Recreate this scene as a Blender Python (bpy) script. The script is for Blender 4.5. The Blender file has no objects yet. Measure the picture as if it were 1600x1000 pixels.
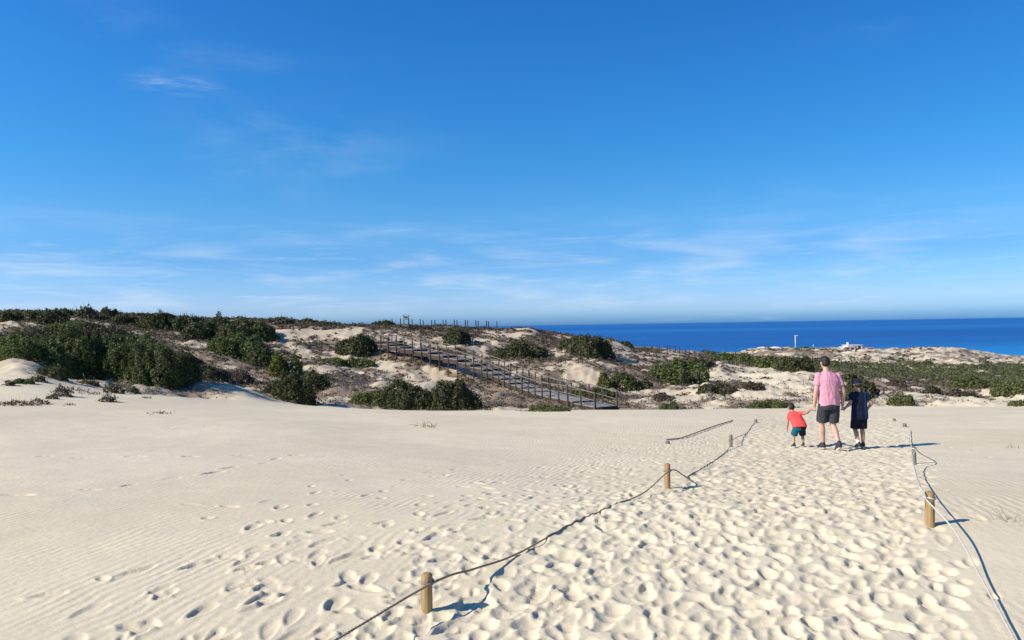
import bpy, bmesh, math, random
import numpy as np
from mathutils import Vector, Matrix, Euler, noise as mnoise

random.seed(7)
rng = np.random.default_rng(7)
scene = bpy.context.scene
col = scene.collection
R = math.radians

# ------------------------------------------------------------------ camera
F = 1200.0                      # focal length in pixels of the 1600 x 1000 photograph
PITCH, ROLL, EYE = R(0.415), R(-0.93), 1.6
cam_d = bpy.data.cameras.new('camera')
cam_d.sensor_width = 36.0
cam_d.lens = 36.0 * F / 1600.0
cam_d.clip_start, cam_d.clip_end = 0.1, 120000.0
cam = bpy.data.objects.new('camera', cam_d)
col.objects.link(cam)
CAMROT = Matrix.Rotation(R(90) + PITCH, 3, 'X') @ Matrix.Rotation(ROLL, 3, 'Z')
cam.matrix_world = Matrix.Translation((0, 0, EYE)) @ CAMROT.to_4x4()
scene.camera = cam

# ------------------------------------------------------------------ sun, sky, exposure
SUN_EL, SUN_AZ = R(33.5), math.atan2(-0.93, -0.36)      # the sun stands to the left and a little behind
sun_dir = Vector((math.sin(SUN_AZ) * math.cos(SUN_EL), math.cos(SUN_AZ) * math.cos(SUN_EL), math.sin(SUN_EL)))
sl = bpy.data.lights.new('sun', 'SUN')
sl.energy, sl.angle, sl.color = 4.7, R(0.53), (1.0, 0.935, 0.82)
so = bpy.data.objects.new('sun', sl)
so.rotation_euler = sun_dir.to_track_quat('Z', 'Y').to_euler()
so.location = sun_dir * 60
col.objects.link(so)

scene.view_settings.view_transform = 'Standard'
scene.view_settings.look = 'None'
scene.view_settings.exposure = 0.47
scene.view_settings.gamma = 1.0
scene.view_settings.use_curve_mapping = False

world = bpy.data.worlds.new('World')
scene.world = world
world.use_nodes = True


class NT:
    """a thin helper for building node trees"""
    def __init__(s, tree):
        s.t = tree
        tree.nodes.clear()

    def n(s, kind, **kw):
        nd = s.t.nodes.new(kind)
        for k, v in kw.items():
            setattr(nd, k, v)
        return nd

    def set(s, sock, v):
        if isinstance(v, bpy.types.NodeSocket):
            s.t.links.new(v, sock)
        else:
            if sock.type == 'RGBA' and isinstance(v, (tuple, list)) and len(v) == 3:
                v = (*v, 1.0)
            sock.default_value = v

    def math(s, op, a, b=0.0, c=0.0, clamp=False):
        nd = s.n('ShaderNodeMath', operation=op, use_clamp=clamp)
        s.set(nd.inputs[0], a); s.set(nd.inputs[1], b); s.set(nd.inputs[2], c)
        return nd.outputs[0]

    def mapr(s, v, a, b, c=0.0, d=1.0, smooth=True):
        nd = s.n('ShaderNodeMapRange', interpolation_type='SMOOTHSTEP' if smooth else 'LINEAR')
        for i, x in enumerate((v, a, b, c, d)):
            s.set(nd.inputs[i], x)
        return nd.outputs[0]

    def mix(s, f, a, b, blend='MIX'):
        nd = s.n('ShaderNodeMix', data_type='RGBA', blend_type=blend)
        s.set(nd.inputs['Factor'], f); s.set(nd.inputs[6], a); s.set(nd.inputs[7], b)
        return nd.outputs[2]

    def noise(s, vec, scale, detail=3.0, rough=0.55, dist=0.0):
        nd = s.n('ShaderNodeTexNoise')
        if vec is not None:
            s.set(nd.inputs['Vector'], vec)
        nd.inputs['Scale'].default_value = scale
        nd.inputs['Detail'].default_value = detail
        nd.inputs['Roughness'].default_value = rough
        nd.inputs['Distortion'].default_value = dist
        return nd.outputs['Fac']

    def mapping(s, vec, loc=(0, 0, 0), rot=(0, 0, 0), scale=(1, 1, 1)):
        nd = s.n('ShaderNodeMapping')
        s.set(nd.inputs['Vector'], vec)
        nd.inputs['Location'].default_value = loc
        nd.inputs['Rotation'].default_value = rot
        nd.inputs['Scale'].default_value = scale
        return nd.outputs[0]

    def attr(s, name):
        return s.n('ShaderNodeAttribute', attribute_name=name)


w = NT(world.node_tree)
sky = w.n('ShaderNodeTexSky', sky_type='NISHITA')
sky.sun_disc = False
sky.sun_elevation = SUN_EL
sky.sun_rotation = SUN_AZ
sky.altitude = 0.0
sky.air_density, sky.dust_density, sky.ozone_density = 1.0, 0.35, 3.0
hs = w.n('ShaderNodeHueSaturation')
hs.inputs['Saturation'].default_value = 1.32
hs.inputs['Value'].default_value = 1.0
w.set(hs.inputs['Color'], sky.outputs[0])
tc = w.n('ShaderNodeTexCoord')
sx = w.n('ShaderNodeSeparateXYZ')
w.set(sx.inputs[0], tc.outputs['Generated'])
el = sx.outputs['Z']
# thin high cloud: long streaks low over the horizon, a few wisps higher up
az = w.math('ARCTAN2', sx.outputs['X'], sx.outputs['Y'])
cv = w.n('ShaderNodeCombineXYZ')
w.set(cv.inputs[0], az); w.set(cv.inputs[1], w.math('MULTIPLY', el, 6.5)); w.set(cv.inputs[2], w.math('MULTIPLY', az, 0.4))
n1 = w.noise(cv.outputs[0], 5.0, 6.0, 0.58, 0.35)
n2 = w.noise(w.mapping(cv.outputs[0], loc=(3.1, 1.7, 0), rot=(0, 0, 0.16), scale=(1.6, 3.4, 1)), 5.5, 7.0, 0.62, 0.5)
low = w.math('MULTIPLY', w.mapr(el, 0.16, 0.05), w.mapr(el, 0.006, 0.045))
veil = w.math('MULTIPLY', w.mapr(n1, 0.42, 0.72), low)
streak = w.math('MULTIPLY', w.mapr(n2, 0.55, 0.75), w.mapr(el, 0.17, 0.05))
n3 = w.noise(w.mapping(cv.outputs[0], loc=(7.3, 2.2, 0), rot=(0, 0, -0.25), scale=(1.0, 0.5, 1)), 4.0, 7.0, 0.6, 0.3)
n4 = w.noise(w.mapping(cv.outputs[0], loc=(1.3, 5.2, 0)), 1.4, 2.0, 0.5)
wisp = w.math('MULTIPLY', w.math('MULTIPLY', w.mapr(n3, 0.5, 0.8), w.mapr(n4, 0.5, 0.66)), w.mapr(el, 0.08, 0.16))
def patch(a0, e0, wa, we):
    da = w.math('DIVIDE', w.math('SUBTRACT', az, a0), wa); de = w.math('DIVIDE', w.math('SUBTRACT', el, e0), we)
    return w.math('POWER', 2.718, w.math('MULTIPLY', w.math('ADD', w.math('MULTIPLY', da, da), w.math('MULTIPLY', de, de)), -1.0))
n5 = w.noise(w.mapping(cv.outputs[0], loc=(2.0, 0.4, 0), scale=(2.0, 2.2, 1)), 9.0, 6.0, 0.65, 0.6)
puff = w.math('MULTIPLY', patch(-0.406, 0.284, 0.036, 0.009), w.mapr(n5, 0.3, 0.75))
comb = w.math('MULTIPLY', patch(-0.27, 0.232, 0.13, 0.034), w.mapr(n3, 0.42, 0.75))
wisp = w.math('ADD', wisp, w.math('ADD', w.math('MULTIPLY', puff, 4.2), w.math('MULTIPLY', comb, 1.6)))
cl = w.math('ADD', w.math('ADD', w.math('MULTIPLY', veil, w.mapr(az, 0.25, 0.6, 0.48, 0.30)), w.math('MULTIPLY', streak, 0.30)), w.math('MULTIPLY', wisp, 0.10), clamp=True)
# the grading of the clear air: strong blue overhead, paler towards the horizon
rmp = w.n('ShaderNodeValToRGB')
w.set(rmp.inputs[0], w.math('MULTIPLY', el, 2.0))
stops = [(0.0, (0.105, 0.265, 0.83)), (0.014, (0.16, 0.35, 0.88)), (0.032, (0.255, 0.43, 0.94)), (0.056, (0.305, 0.455, 0.92)), (0.10, (0.28, 0.435, 0.80)),
         (0.164, (0.23, 0.40, 0.69)), (0.26, (0.28, 0.475, 0.68)), (0.42, (0.237, 0.515, 0.69)), (0.6, (0.243, 0.53, 0.735)), (0.8, (0.253, 0.522, 0.75))]
while len(rmp.color_ramp.elements) < len(stops):
    rmp.color_ramp.elements.new(1.0)
for e_, (p_, c_) in zip(rmp.color_ramp.elements, stops):
    e_.position = p_; e_.color = (*c_, 1)
tint = w.mix(1.0, rmp.outputs[0], (2.0, 2.0, 2.0), 'MULTIPLY')
skyc = w.mix(1.0, hs.outputs[0], tint, 'MULTIPLY')
side = w.math('MULTIPLY_ADD', w.math('SINE', az), 0.5, 0.5)
skyc = w.mix(1.0, skyc, w.mix(side, (1.32, 1.19, 1.12), (0.80, 0.82, 0.79)), 'MULTIPLY')
skyc = w.mix(cl, skyc, (6.4, 7.4, 8.6))
bg = w.n('ShaderNodeBackground')
w.set(bg.inputs['Color'], skyc)
bg.inputs['Strength'].default_value = 0.083
wo = w.n('ShaderNodeOutputWorld')
w.set(wo.inputs['Surface'], bg.outputs[0])

# ------------------------------------------------------------------ helpers
def tag(o, label=None, cat=None, group=None, kind=None):
    for k, v in (('label', label), ('category', cat), ('group', group), ('kind', kind)):
        if v:
            o[k] = v
    return o


def link(name, me, mat=None, parent=None):
    o = bpy.data.objects.new(name, me)
    col.objects.link(o)
    if mat is not None and me is not None and not me.materials:
        me.materials.append(mat)
    if parent is not None:
        o.parent = parent
    return o


def empty(name, loc, rz=0.0):
    o = bpy.data.objects.new(name, None)
    o.empty_display_size = 0.2
    o.location = loc
    o.rotation_euler = (0, 0, rz)
    col.objects.link(o)
    return o


def np_mesh(name, V, Q, smooth=False):
    """mesh from numpy vertices and faces that all have the same number of corners"""
    V = np.ascontiguousarray(V, dtype=np.float32)
    Q = np.ascontiguousarray(Q, dtype=np.int32)
    me = bpy.data.meshes.new(name)
    k = Q.shape[1]
    me.vertices.add(len(V)); me.vertices.foreach_set('co', V.ravel())
    me.loops.add(Q.size); me.loops.foreach_set('vertex_index', Q.ravel())
    me.polygons.add(len(Q))
    me.polygons.foreach_set('loop_start', np.arange(0, Q.size, k, dtype=np.int32))
    me.polygons.foreach_set('loop_total', np.full(len(Q), k, dtype=np.int32))
    me.polygons.foreach_set('use_smooth', np.full(len(Q), smooth, dtype=bool))
    me.update(calc_edges=True)
    return me


def attr_f(me, name, arr, dom='POINT'):
    a = me.attributes.new(name, 'FLOAT', dom)
    a.data.foreach_set('value', np.ascontiguousarray(arr, dtype=np.float32))


def bm_mesh(name, bm, smooth=False):
    me = bpy.data.meshes.new(name)
    bmesh.ops.recalc_face_normals(bm, faces=bm.faces)
    bm.to_mesh(me); bm.free()
    if smooth:
        for p in me.polygons:
            p.use_smooth = True
    return me


def add_box(bm, c, s, rz=0.0, bev=0.0):
    r = bmesh.ops.create_cube(bm, size=1.0, matrix=Matrix.Translation(c) @ Matrix.Rotation(rz, 4, 'Z') @ Matrix.Diagonal((*s, 1)))
    if bev:
        es = list({e for v in r['verts'] for e in v.link_edges})
        bmesh.ops.bevel(bm, geom=es, offset=bev, segments=1, affect='EDGES')


def add_bar(bm, a, b, wdt, hgt):
    """a squared timber from a to b"""
    a, b = Vector(a), Vector(b)
    d = (b - a)
    q = d.to_track_quat('Y', 'Z').to_matrix().to_4x4()
    bmesh.ops.create_cube(bm, size=1.0, matrix=Matrix.Translation((a + b) / 2) @ q @ Matrix.Diagonal((wdt, d.length, hgt, 1)))


def add_tube(bm, pts, rad, seg=8, close=True):
    pts = [Vector(p) for p in pts]
    rads = rad if isinstance(rad, (list, tuple)) else [rad] * len(pts)
    rings = []
    up = Vector((0, 0, 1))
    for i, p in enumerate(pts):
        t = (pts[min(i + 1, len(pts) - 1)] - pts[max(i - 1, 0)]).normalized()
        a = t.cross(up)
        if a.length < 1e-3:
            a = t.cross(Vector((0, 1, 0)))
        a.normalize(); b = a.cross(t)
        rings.append([bm.verts.new(p + (a * math.cos(2 * math.pi * k / seg) + b * math.sin(2 * math.pi * k / seg)) * rads[i]) for k in range(seg)])
    for r0, r1 in zip(rings, rings[1:]):
        for k in range(seg):
            bm.faces.new((r0[k], r0[(k + 1) % seg], r1[(k + 1) % seg], r1[k]))
    if close:
        bm.faces.new(rings[0][::-1]); bm.faces.new(rings[-1])


def uv(px, py):
    """the slopes X/Y and Z/Y of the line of sight through a spot of the photograph"""
    d = CAMROT @ Vector(((px - 800) / F, -(py - 500) / F, -1.0))
    return d.x / d.y, d.z / d.y


def at(px, py, Y):
    u, v = uv(px, py)
    return Vector((u * Y, Y, EYE + v * Y))

# ------------------------------------------------------------------ noise in numpy
def _hash(ix, iy, s):
    h = (ix.astype(np.int64) * 374761393 + iy.astype(np.int64) * 668265263 + s * 974711) & 0x7fffffff
    h = ((h ^ (h >> 13)) * 1274126177) & 0x7fffffff
    return ((h ^ (h >> 16)) & 0xffff) / 65535.0


def vnoise(x, y, s=0):
    ix, iy = np.floor(x), np.floor(y)
    fx, fy = x - ix, y - iy
    fx = fx * fx * fx * (fx * (fx * 6 - 15) + 10); fy = fy * fy * fy * (fy * (fy * 6 - 15) + 10)
    a, b = _hash(ix, iy, s), _hash(ix + 1, iy, s)
    c, d = _hash(ix, iy + 1, s), _hash(ix + 1, iy + 1, s)
    return (a + (b - a) * fx) * (1 - fy) + (c + (d - c) * fx) * fy - 0.5


def fbm(x, y, s=0, o=4, g=0.5):
    t, a = 0.0, 1.0
    for k in range(o):
        t = t + a * vnoise(x * 2 ** k + 17.3 * k, y * 2 ** k - 9.1 * k, s + k)
        a *= g
    return t


def pchip(x, y, q):
    x, y = np.asarray(x, float), np.asarray(y, float)
    h = np.diff(x); d = np.diff(y) / h
    m = np.zeros_like(y)
    m[0], m[-1] = d[0], d[-1]
    for i in range(1, len(x) - 1):
        if d[i - 1] * d[i] > 0:
            w1, w2 = 2 * h[i] + h[i - 1], h[i] + 2 * h[i - 1]
            m[i] = (w1 + w2) / (w1 / d[i - 1] + w2 / d[i])
    q = np.clip(q, x[0], x[-1])
    k = np.clip(np.searchsorted(x, q) - 1, 0, len(h) - 1)
    t = (q - x[k]) / h[k]
    return ((1 + 2 * t) * (1 - t) ** 2 * y[k] + t * (1 - t) ** 2 * h[k] * m[k] + t * t * (3 - 2 * t) * y[k + 1] + t * t * (t - 1) * h[k] * m[k + 1])


def sstep(a, b, x):
    t = np.clip((x - a) / (b - a), 0, 1)
    return t * t * (3 - 2 * t)

# ------------------------------------------------------------------ terrain: long sections of the dunes, fanned out from the standpoint
def hor(px):
    return 508.7 - 0.0163 * (px - 800)

NEAR = [(0.3, -1.6), (6.0, -1.6), (8.5, -1.81), (11, -2.07), (14.3, -2.41)]
def near_sec(px):
    f = min(max(px / 900.0, 0.0), 1.0)
    return [(a[0], a[1] + (b_[1] - a[1]) * f) for a, b_ in zip(NEARL, NEAR)]

NEARL = [(0.3, -1.6), (6.0, -1.6), (8.5, -1.70), (11, -1.82), (14.3, -1.98)]
NEARM = [(0.3, -1.6), (6.0, -1.6), (8.5, -1.76), (11, -1.97), (14.3, -2.24)]
SEC = {
    -700: (NEARL, [(18, 640), (25, 612), (33, 580), (45, 556), (60, 535), (100, 500), (125, 495)], [(200, -1), (420, -20), (800, -38)]),
    0: (NEARL, [(18, 662), (25, 634), (33, 590), (38, 574), (45, 568), (60, 545), (80, 515), (100, 497), (118, 489)], [(200, -1), (420, -20), (800, -38)]),
    150: (NEARL, [(18, 664), (25, 641), (32, 612), (38, 595), (43, 588), (60, 554), (80, 522), (100, 500), (118, 491)], [(200, -1), (420, -20), (800, -38)]),
    300: (NEARM, [(18, 667), (25, 646), (34, 622), (40, 609), (46, 604), (60, 580), (80, 543), (100, 514), (118, 502)], [(200, -2), (420, -22), (800, -38)]),
    450: (NEARM, [(18, 669), (25, 652), (33, 637), (38, 631), (44, 630), (60, 600), (80, 557), (100, 518), (115, 502)], [(200, -3), (420, -24), (800, -38)]),
    600: (NEAR, [(25, 655), (34, 641), (38, 640), (44, 647), (50, 639), (65, 600), (80, 566), (95, 534), (110, 512), (118, 511)], [(200, -6), (420, -26), (800, -38)]),
    750: (NEAR, [(25, 656), (34, 642.5), (38, 642), (44, 650), (50, 643), (65, 607), (80, 573), (95, 543), (110, 519), (118, 515)], [(200, -9), (420, -28), (800, -38)]),
    900: (NEAR, [(25, 655), (34, 642), (38, 641), (44, 651), (52, 641), (65, 611), (80, 578), (95, 553), (110, 535), (122, 528), (135, 532)], [(220, -14), (420, -28), (800, -38)]),
    1050: (NEAR, [(25, 655), (34, 641), (37, 640), (44, 649), (52, 639), (65, 618), (80, 597), (100, 573), (120, 557), (140, 549)], [(240, -14.5), (420, -24), (800, -38)]),
    1200: (NEAR, [(25, 655), (34, 640), (37, 638), (44, 645), (55, 629), (70, 604), (85, 584), (98, 577), (120, 580), (150, 573), (200, 563), (300, 553), (420, 546)], [(800, -38)]),
    1350: (NEAR, [(25, 652), (34, 638), (37, 636), (44, 643), (55, 631), (70, 609), (85, 597), (100, 592), (130, 589), (160, 581), (200, 571), (280, 561), (420, 548.5)], [(800, -38)]),
    1480: (NEAR, [(25, 650), (34, 636), (37, 634.5), (44, 642), (55, 633), (70, 618), (85, 608), (110, 599), (150, 591), (200, 579), (280, 561), (380, 549)], [(800, -38)]),
    1600: (NEAR, [(25, 650), (34, 636.5), (37, 635.5), (44, 643), (55, 637), (70, 626), (90, 614), (120, 601), (160, 589), (220, 579), (300, 571), (390, 567)], [(800, -38)]),
    2400: (NEAR, [(25, 640), (34, 626), (37, 625), (44, 633), (60, 622), (90, 604), (120, 592), (160, 580), (220, 572), (300, 566), (390, 562)], [(800, -38)]),
}
fine = np.arange(-0.80, 0.8201, 0.0022)
us = np.concatenate([-np.geomspace(3.0, 0.806, 40), fine, np.geomspace(0.826, 3.0, 40)])
ys = np.concatenate([np.linspace(0.5, 2.9, 60), np.geomspace(2.92, 45, 660), np.geomspace(45.4, 440, 280), np.geomspace(446, 800, 25)])
NU, NY = len(us), len(ys)
cpx = sorted(SEC)
prof = []
for px in cpx:
    a, b, c = SEC[px]
    a = near_sec(px)
    pts = list(a) + [(Y, -(py - hor(px)) / F * Y) for Y, py in b] + list(c)
    prof.append(pchip([p[0] for p in pts], [p[1] for p in pts], ys))
prof = np.array(prof)                                   # sections x rows
cu = np.array([(px - 800) / F for px in cpx])
# blend between the sections with a smooth cubic
Z = np.empty((NY, NU))
uq = np.clip(us, cu[0], cu[-1])
k = np.clip(np.searchsorted(cu, uq) - 1, 0, len(cu) - 2)
t = (uq - cu[k]) / (cu[k + 1] - cu[k])
km, kp = np.maximum(k - 1, 0), np.minimum(k + 2, len(cu) - 1)
h0 = cu[k + 1] - cu[k]
m0 = (prof[k + 1] - prof[km]) / (cu[k + 1] - cu[km])[:, None] * h0[:, None]
m1 = (prof[kp] - prof[k]) / (cu[kp] - cu[k])[:, None] * h0[:, None]
tt = t[:, None]
Z = ((1 + 2 * tt) * (1 - tt) ** 2 * prof[k] + tt * (1 - tt) ** 2 * m0 + tt * tt * (3 - 2 * tt) * prof[k + 1] + tt * tt * (tt - 1) * m1).T + EYE
YY = np.repeat(ys[:, None], NU, 1)
XX = YY * us[None, :]
# hummocks of the vegetated dunes
leftness = sstep(-8, -16, XX - 0.0)
dune = np.maximum(sstep(41, 52, YY), sstep(31, 38, YY) * sstep(-12, -17, XX))
hum = fbm(XX / 9.0, YY / 9.0, 3, 4) * 1.25 + fbm(XX / 2.6, YY / 2.6, 11, 3) * 0.42 + np.abs(fbm(XX / 1.1, YY / 1.1, 15, 3)) * 0.30
hum = hum * (1 - 0.45 * sstep(85, 110, YY) * (1 - sstep(130, 160, YY)))
far = sstep(150, 260, YY)
hum = hum * (1 + 0.5 * far) + far * fbm(XX / 34.0, YY / 34.0, 23, 4) * 3.2
Z += dune * hum
for kp, kd, ka, ks, kl in ((825, 114, 0.95, 0.026, 7.0), (955, 117, 0.85, 0.019, 7.0), (900, 100, 0.5, 0.03, 6.0), (1120, 92, 0.8, 0.03, 7.0), (40, 36, 0.35, 0.03, 2.5)):
    Z += ka * np.exp(-(((XX / YY) - (kp - 800) / F) / ks) ** 2 - ((YY - kd) / kl) ** 2)
Z += (1 - dune) * sstep(2.5, 9, YY) * (fbm(XX / 4.5, YY / 4.5, 31, 2) * 0.04 + fbm(XX / 1.3, YY / 1.3, 37, 2) * 0.018)
# tiny unevenness of the blown sand
Z += (1 - sstep(25, 45, YY)) * fbm(XX / 0.35, YY / 0.35, 41, 2) * 0.006

# the roped path
def path_l(y):
    return np.interp(y, [0, 4.36, 8.5, 15.8, 24.5, 40], [-2.9, -0.48, 1.72, 4.5, 7.8, 13.6])

def path_r(y):
    return np.interp(y, [0, 3.8, 6.0, 11, 19, 24, 40], [0.4, 2.35, 3.27, 5.77, 9.8, 11.9, 18.6])

D = np.zeros_like(Z)                                     # relief trodden into the sand


def stamp(x, y, ang, L, W, dep, rim=0.35, toe=0.0):
    m = 1.75 * max(L, W)
    i0, i1 = np.searchsorted(ys, (y - m, y + m))
    j0, j1 = np.searchsorted(us, ((x - m) / y, (x + m) / y))
    if i1 - i0 < 2 or j1 - j0 < 2:
        return
    dx = XX[i0:i1, j0:j1] - x; dy = YY[i0:i1, j0:j1] - y
    ca, sa = math.cos(ang), math.sin(ang)
    a = (dx * sa + dy * ca) / L; b = (dx * ca - dy * sa) / (W * (1 + 0.25 * np.clip((dx * sa + dy * ca) / L, -1, 1)))
    s = np.sqrt(a * a + b * b)
    pit = np.clip(1 - s ** 4.0, 0, 1)
    rm = np.exp(-((s - 1.22) / 0.26) ** 2) * (0.65 + 0.5 * np.clip(-a, -1, 1))
    old = D[i0:i1, j0:j1]
    D[i0:i1, j0:j1] = old * (1 - np.sqrt(pit) * 0.92) - dep * pit * (1 + toe * a) + rim * dep * rm


def scoop(x, y, ang, L, W, dep, lift):
    """a soft worn hollow; neighbouring hollows meet in crests"""
    m = 1.3 * max(L, W)
    i0, i1 = np.searchsorted(ys, (y - m, y + m))
    j0, j1 = np.searchsorted(us, ((x - m) / y, (x + m) / y))
    if i1 - i0 < 2 or j1 - j0 < 2:
        return
    dx = XX[i0:i1, j0:j1] - x; dy = YY[i0:i1, j0:j1] - y
    ca, sa = math.cos(ang), math.sin(ang)
    a = (dx * sa + dy * ca) / L; b = (dx * ca - dy * sa) / W
    s = a * a + b * b
    D[i0:i1, j0:j1] = np.minimum(D[i0:i1, j0:j1], dep * (s - 1) + lift)


# trodden path: crowds of old prints running up and down
N = 7000
for i in range(N):
    y = 1.6 + (random.random() ** 1.2) * 27
    f = random.random()
    e = random.gauss(0, 0.16)
    x = path_l(y) + (path_r(y) - path_l(y)) * (0.02 + 0.93 * f) + e
    hd = math.atan2(0.45, 1.0) + random.gauss(0, 0.5) + (math.pi if random.random() < 0.45 else 0)
    sc = random.uniform(0.5, 1.15)
    wd = 0.058 * sc * random.uniform(0.75, 1.35)
    scoop(x, y, hd, 0.105 * sc, wd, wd * random.uniform(0.30, 0.62), random.uniform(-0.003, 0.004))
for i in range(1500):
    y = 1.6 + (random.random() ** 1.3) * 24
    x = path_l(y) + (path_r(y) - path_l(y)) * random.uniform(0.03, 0.96)
    sc = random.uniform(0.6, 1.0)
    stamp(x, y, 0.42 + random.gauss(0, 0.4) + (math.pi if random.random() < 0.45 else 0), 0.125 * sc, 0.055 * sc, random.uniform(0.014, 0.034), random.uniform(0.05, 0.2), random.uniform(-0.4, 0.6))
# strays just outside the left rope
for i in range(850):
    y = random.uniform(3.4, 20)
    x = path_l(y) - abs(random.gauss(0, 1.15)) - 0.05
    stamp(x, y, 0.4 + random.gauss(0, 0.8), 0.13 * random.uniform(0.5, 1.1), 0.05 * random.uniform(0.7, 1.2), random.uniform(0.006, 0.022), 0.4)


def track(pts, step=0.62, gap=0.2, dep=0.03, jitter=0.09, size=1.0):
    pts = [Vector((at(px, py, 1).x, 0, 0)) if False else Vector(ground_hit0(px, py)) for px, py in pts]
    d, side = 0.0, 1
    for a, b in zip(pts, pts[1:]):
        v = (b - a); v.z = 0
        ln = v.length
        v.normalize()
        nrm = Vector((v.y, -v.x, 0))
        while d < ln:
            p = a + v * d + nrm * side * gap * 0.5
            stamp(p.x + random.gauss(0, jitter), p.y + random.gauss(0, jitter), math.atan2(v.x, v.y) + random.gauss(0, 0.15), 0.14 * size * random.uniform(0.7, 1.15), 0.05 * size * random.uniform(0.7, 1.2), dep * random.uniform(0.2, 0.65), 0.45, random.uniform(-0.5, 0.6))
            d += step * random.uniform(0.85, 1.15); side = -side
        d -= ln


ANG = (Z - EYE) / YY


def ground_hit0(px, py):
    u, v = uv(px, py)
    j = int(np.clip(np.searchsorted(us, u), 1, NU - 1))
    c = ANG[:, j]
    i = int(np.argmax(c >= v))
    if c[i] < v:
        i = NY - 1
    i = max(i, 1)
    f = (v - c[i - 1]) / max(c[i] - c[i - 1], 1e-9)
    Y = ys[i - 1] + (ys[i] - ys[i - 1]) * min(max(f, 0), 1)
    return Vector((u * Y, Y, EYE + v * Y))


track([(215, 990), (330, 905), (400, 850), (455, 815), (560, 760)], 0.6, 0.24, 0.027)
track([(250, 1000), (420, 930), (470, 880), (560, 845), (690, 810), (800, 770), (860, 742)], 0.55, 0.26, 0.027)
track([(360, 1000), (450, 945), (560, 880), (640, 850), (740, 815)], 0.5, 0.3, 0.027)
track([(440, 990), (540, 960), (600, 905), (690, 860), (780, 820)], 0.5, 0.3, 0.027)
track([(-20, 715), (110, 715), (250, 713), (420, 712), (520, 708)], 0.75, 0.18, 0.05, 0.04, 1.25)
track([(-20, 678), (90, 672), (210, 669), (330, 666), (480, 664)], 0.9, 0.2, 0.05, 0.04, 1.25)
track([(40, 772), (140, 768), (220, 755), (330, 738), (440, 718), (520, 712)], 0.62, 0.16, 0.05, 0.04, 1.25)
track([(70, 925), (140, 912), (230, 888), (340, 868), (420, 846)], 0.55, 0.12, 0.026, 0.03)
track([(290, 785), (360, 792), (400, 800), (480, 770), (560, 735)], 0.6, 0.2, 0.026)
track([(600, 760), (700, 735), (800, 720), (900, 715), (1000, 700)], 0.5, 0.25, 0.024)
track([(800, 780), (880, 740), (960, 720), (1040, 700)], 0.45, 0.3, 0.026)
track([(1600, 720), (1520, 705), (1440, 690)], 0.6, 0.2, 0.02)
track([(1595, 870), (1540, 840), (1500, 790), (1480, 750)], 0.55, 0.2, 0.016)
D = np.where(D > 0, 0.022 * np.tanh(D / 0.022), 0.075 * np.tanh(D / 0.075))
Z += D
ANG = (Z - EYE) / YY
hit = ground_hit0


def gz(x, y):
    """height of the ground at a spot"""
    y = max(y, ys[0]); u = x / y
    i = int(np.clip(np.searchsorted(ys, y) - 1, 0, NY - 2)); j = int(np.clip(np.searchsorted(us, u) - 1, 0, NU - 2))
    fy = (y - ys[i]) / (ys[i + 1] - ys[i]); fu = min(max((u - us[j]) / (us[j + 1] - us[j]), 0), 1)
    return float((Z[i, j] * (1 - fu) + Z[i, j + 1] * fu) * (1 - fy) + (Z[i + 1, j] * (1 - fu) + Z[i + 1, j + 1] * fu) * fy)


def gz_many(x, y):
    u = x / y
    i = np.clip(np.searchsorted(ys, y) - 1, 0, NY - 2); j = np.clip(np.searchsorted(us, u) - 1, 0, NU - 2)
    fy = (y - ys[i]) / (ys[i + 1] - ys[i]); fu = np.clip((u - us[j]) / (us[j + 1] - us[j]), 0, 1)
    return (Z[i, j] * (1 - fu) + Z[i, j + 1] * fu) * (1 - fy) + (Z[i + 1, j] * (1 - fu) + Z[i + 1, j + 1] * fu) * fy


# how thickly low scrub covers the dunes (also tints the ground with plant litter)
def cover_at(x, y):
    c = fbm(x / 7.0, y / 7.0, 51, 4, 0.55) + 0.85 * fbm(x / 1.9, y / 1.9, 61, 3)
    zone = np.maximum(sstep(44, 50, y), sstep(34, 40, y) * sstep(-13, -17, x))
    # bare slip of sand behind the path on the right, bare crest of the near sand
    ux = x / y
    bare = np.exp(-(((ux - 0.34) / 0.085) ** 2 + ((y - 84) / 16) ** 2)) * 0.95
    bare = bare + np.exp(-(((ux - 0.55) / 0.2) ** 2 + ((y - 52) / 9) ** 2)) * 0.5
    bare = bare + np.exp(-(((ux + 0.085) / 0.06) ** 2 + ((y - 70) / 6) ** 2)) * 0.6
    bias = 0.305 + 0.09 * sstep(-0.05, -0.4, ux) - 0.12 * sstep(0.08, 0.25, ux) - 0.06 * sstep(0.1, 0.3, ux) - 0.14 * sstep(0.4, 0.5, ux)
    # scrub and litter along the boardwalk, thickened so their colour deepens the shade beneath
    walk = np.interp(y, [50.5, 57, 62, 67, 71.5, 75, 78, 83.5, 86], [6.2, 3.1, 1.4, -0.3, -2.1, -4.5, -7.2, -12.4, -14.6])
    bias = bias + 0.55 * np.exp(-((x - walk) / 2.2) ** 2) * sstep(48, 52, y) * sstep(90, 86, y)
    return zone * np.clip(sstep(-0.20, 0.32, c + bias - bare), 0, 1)


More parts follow.
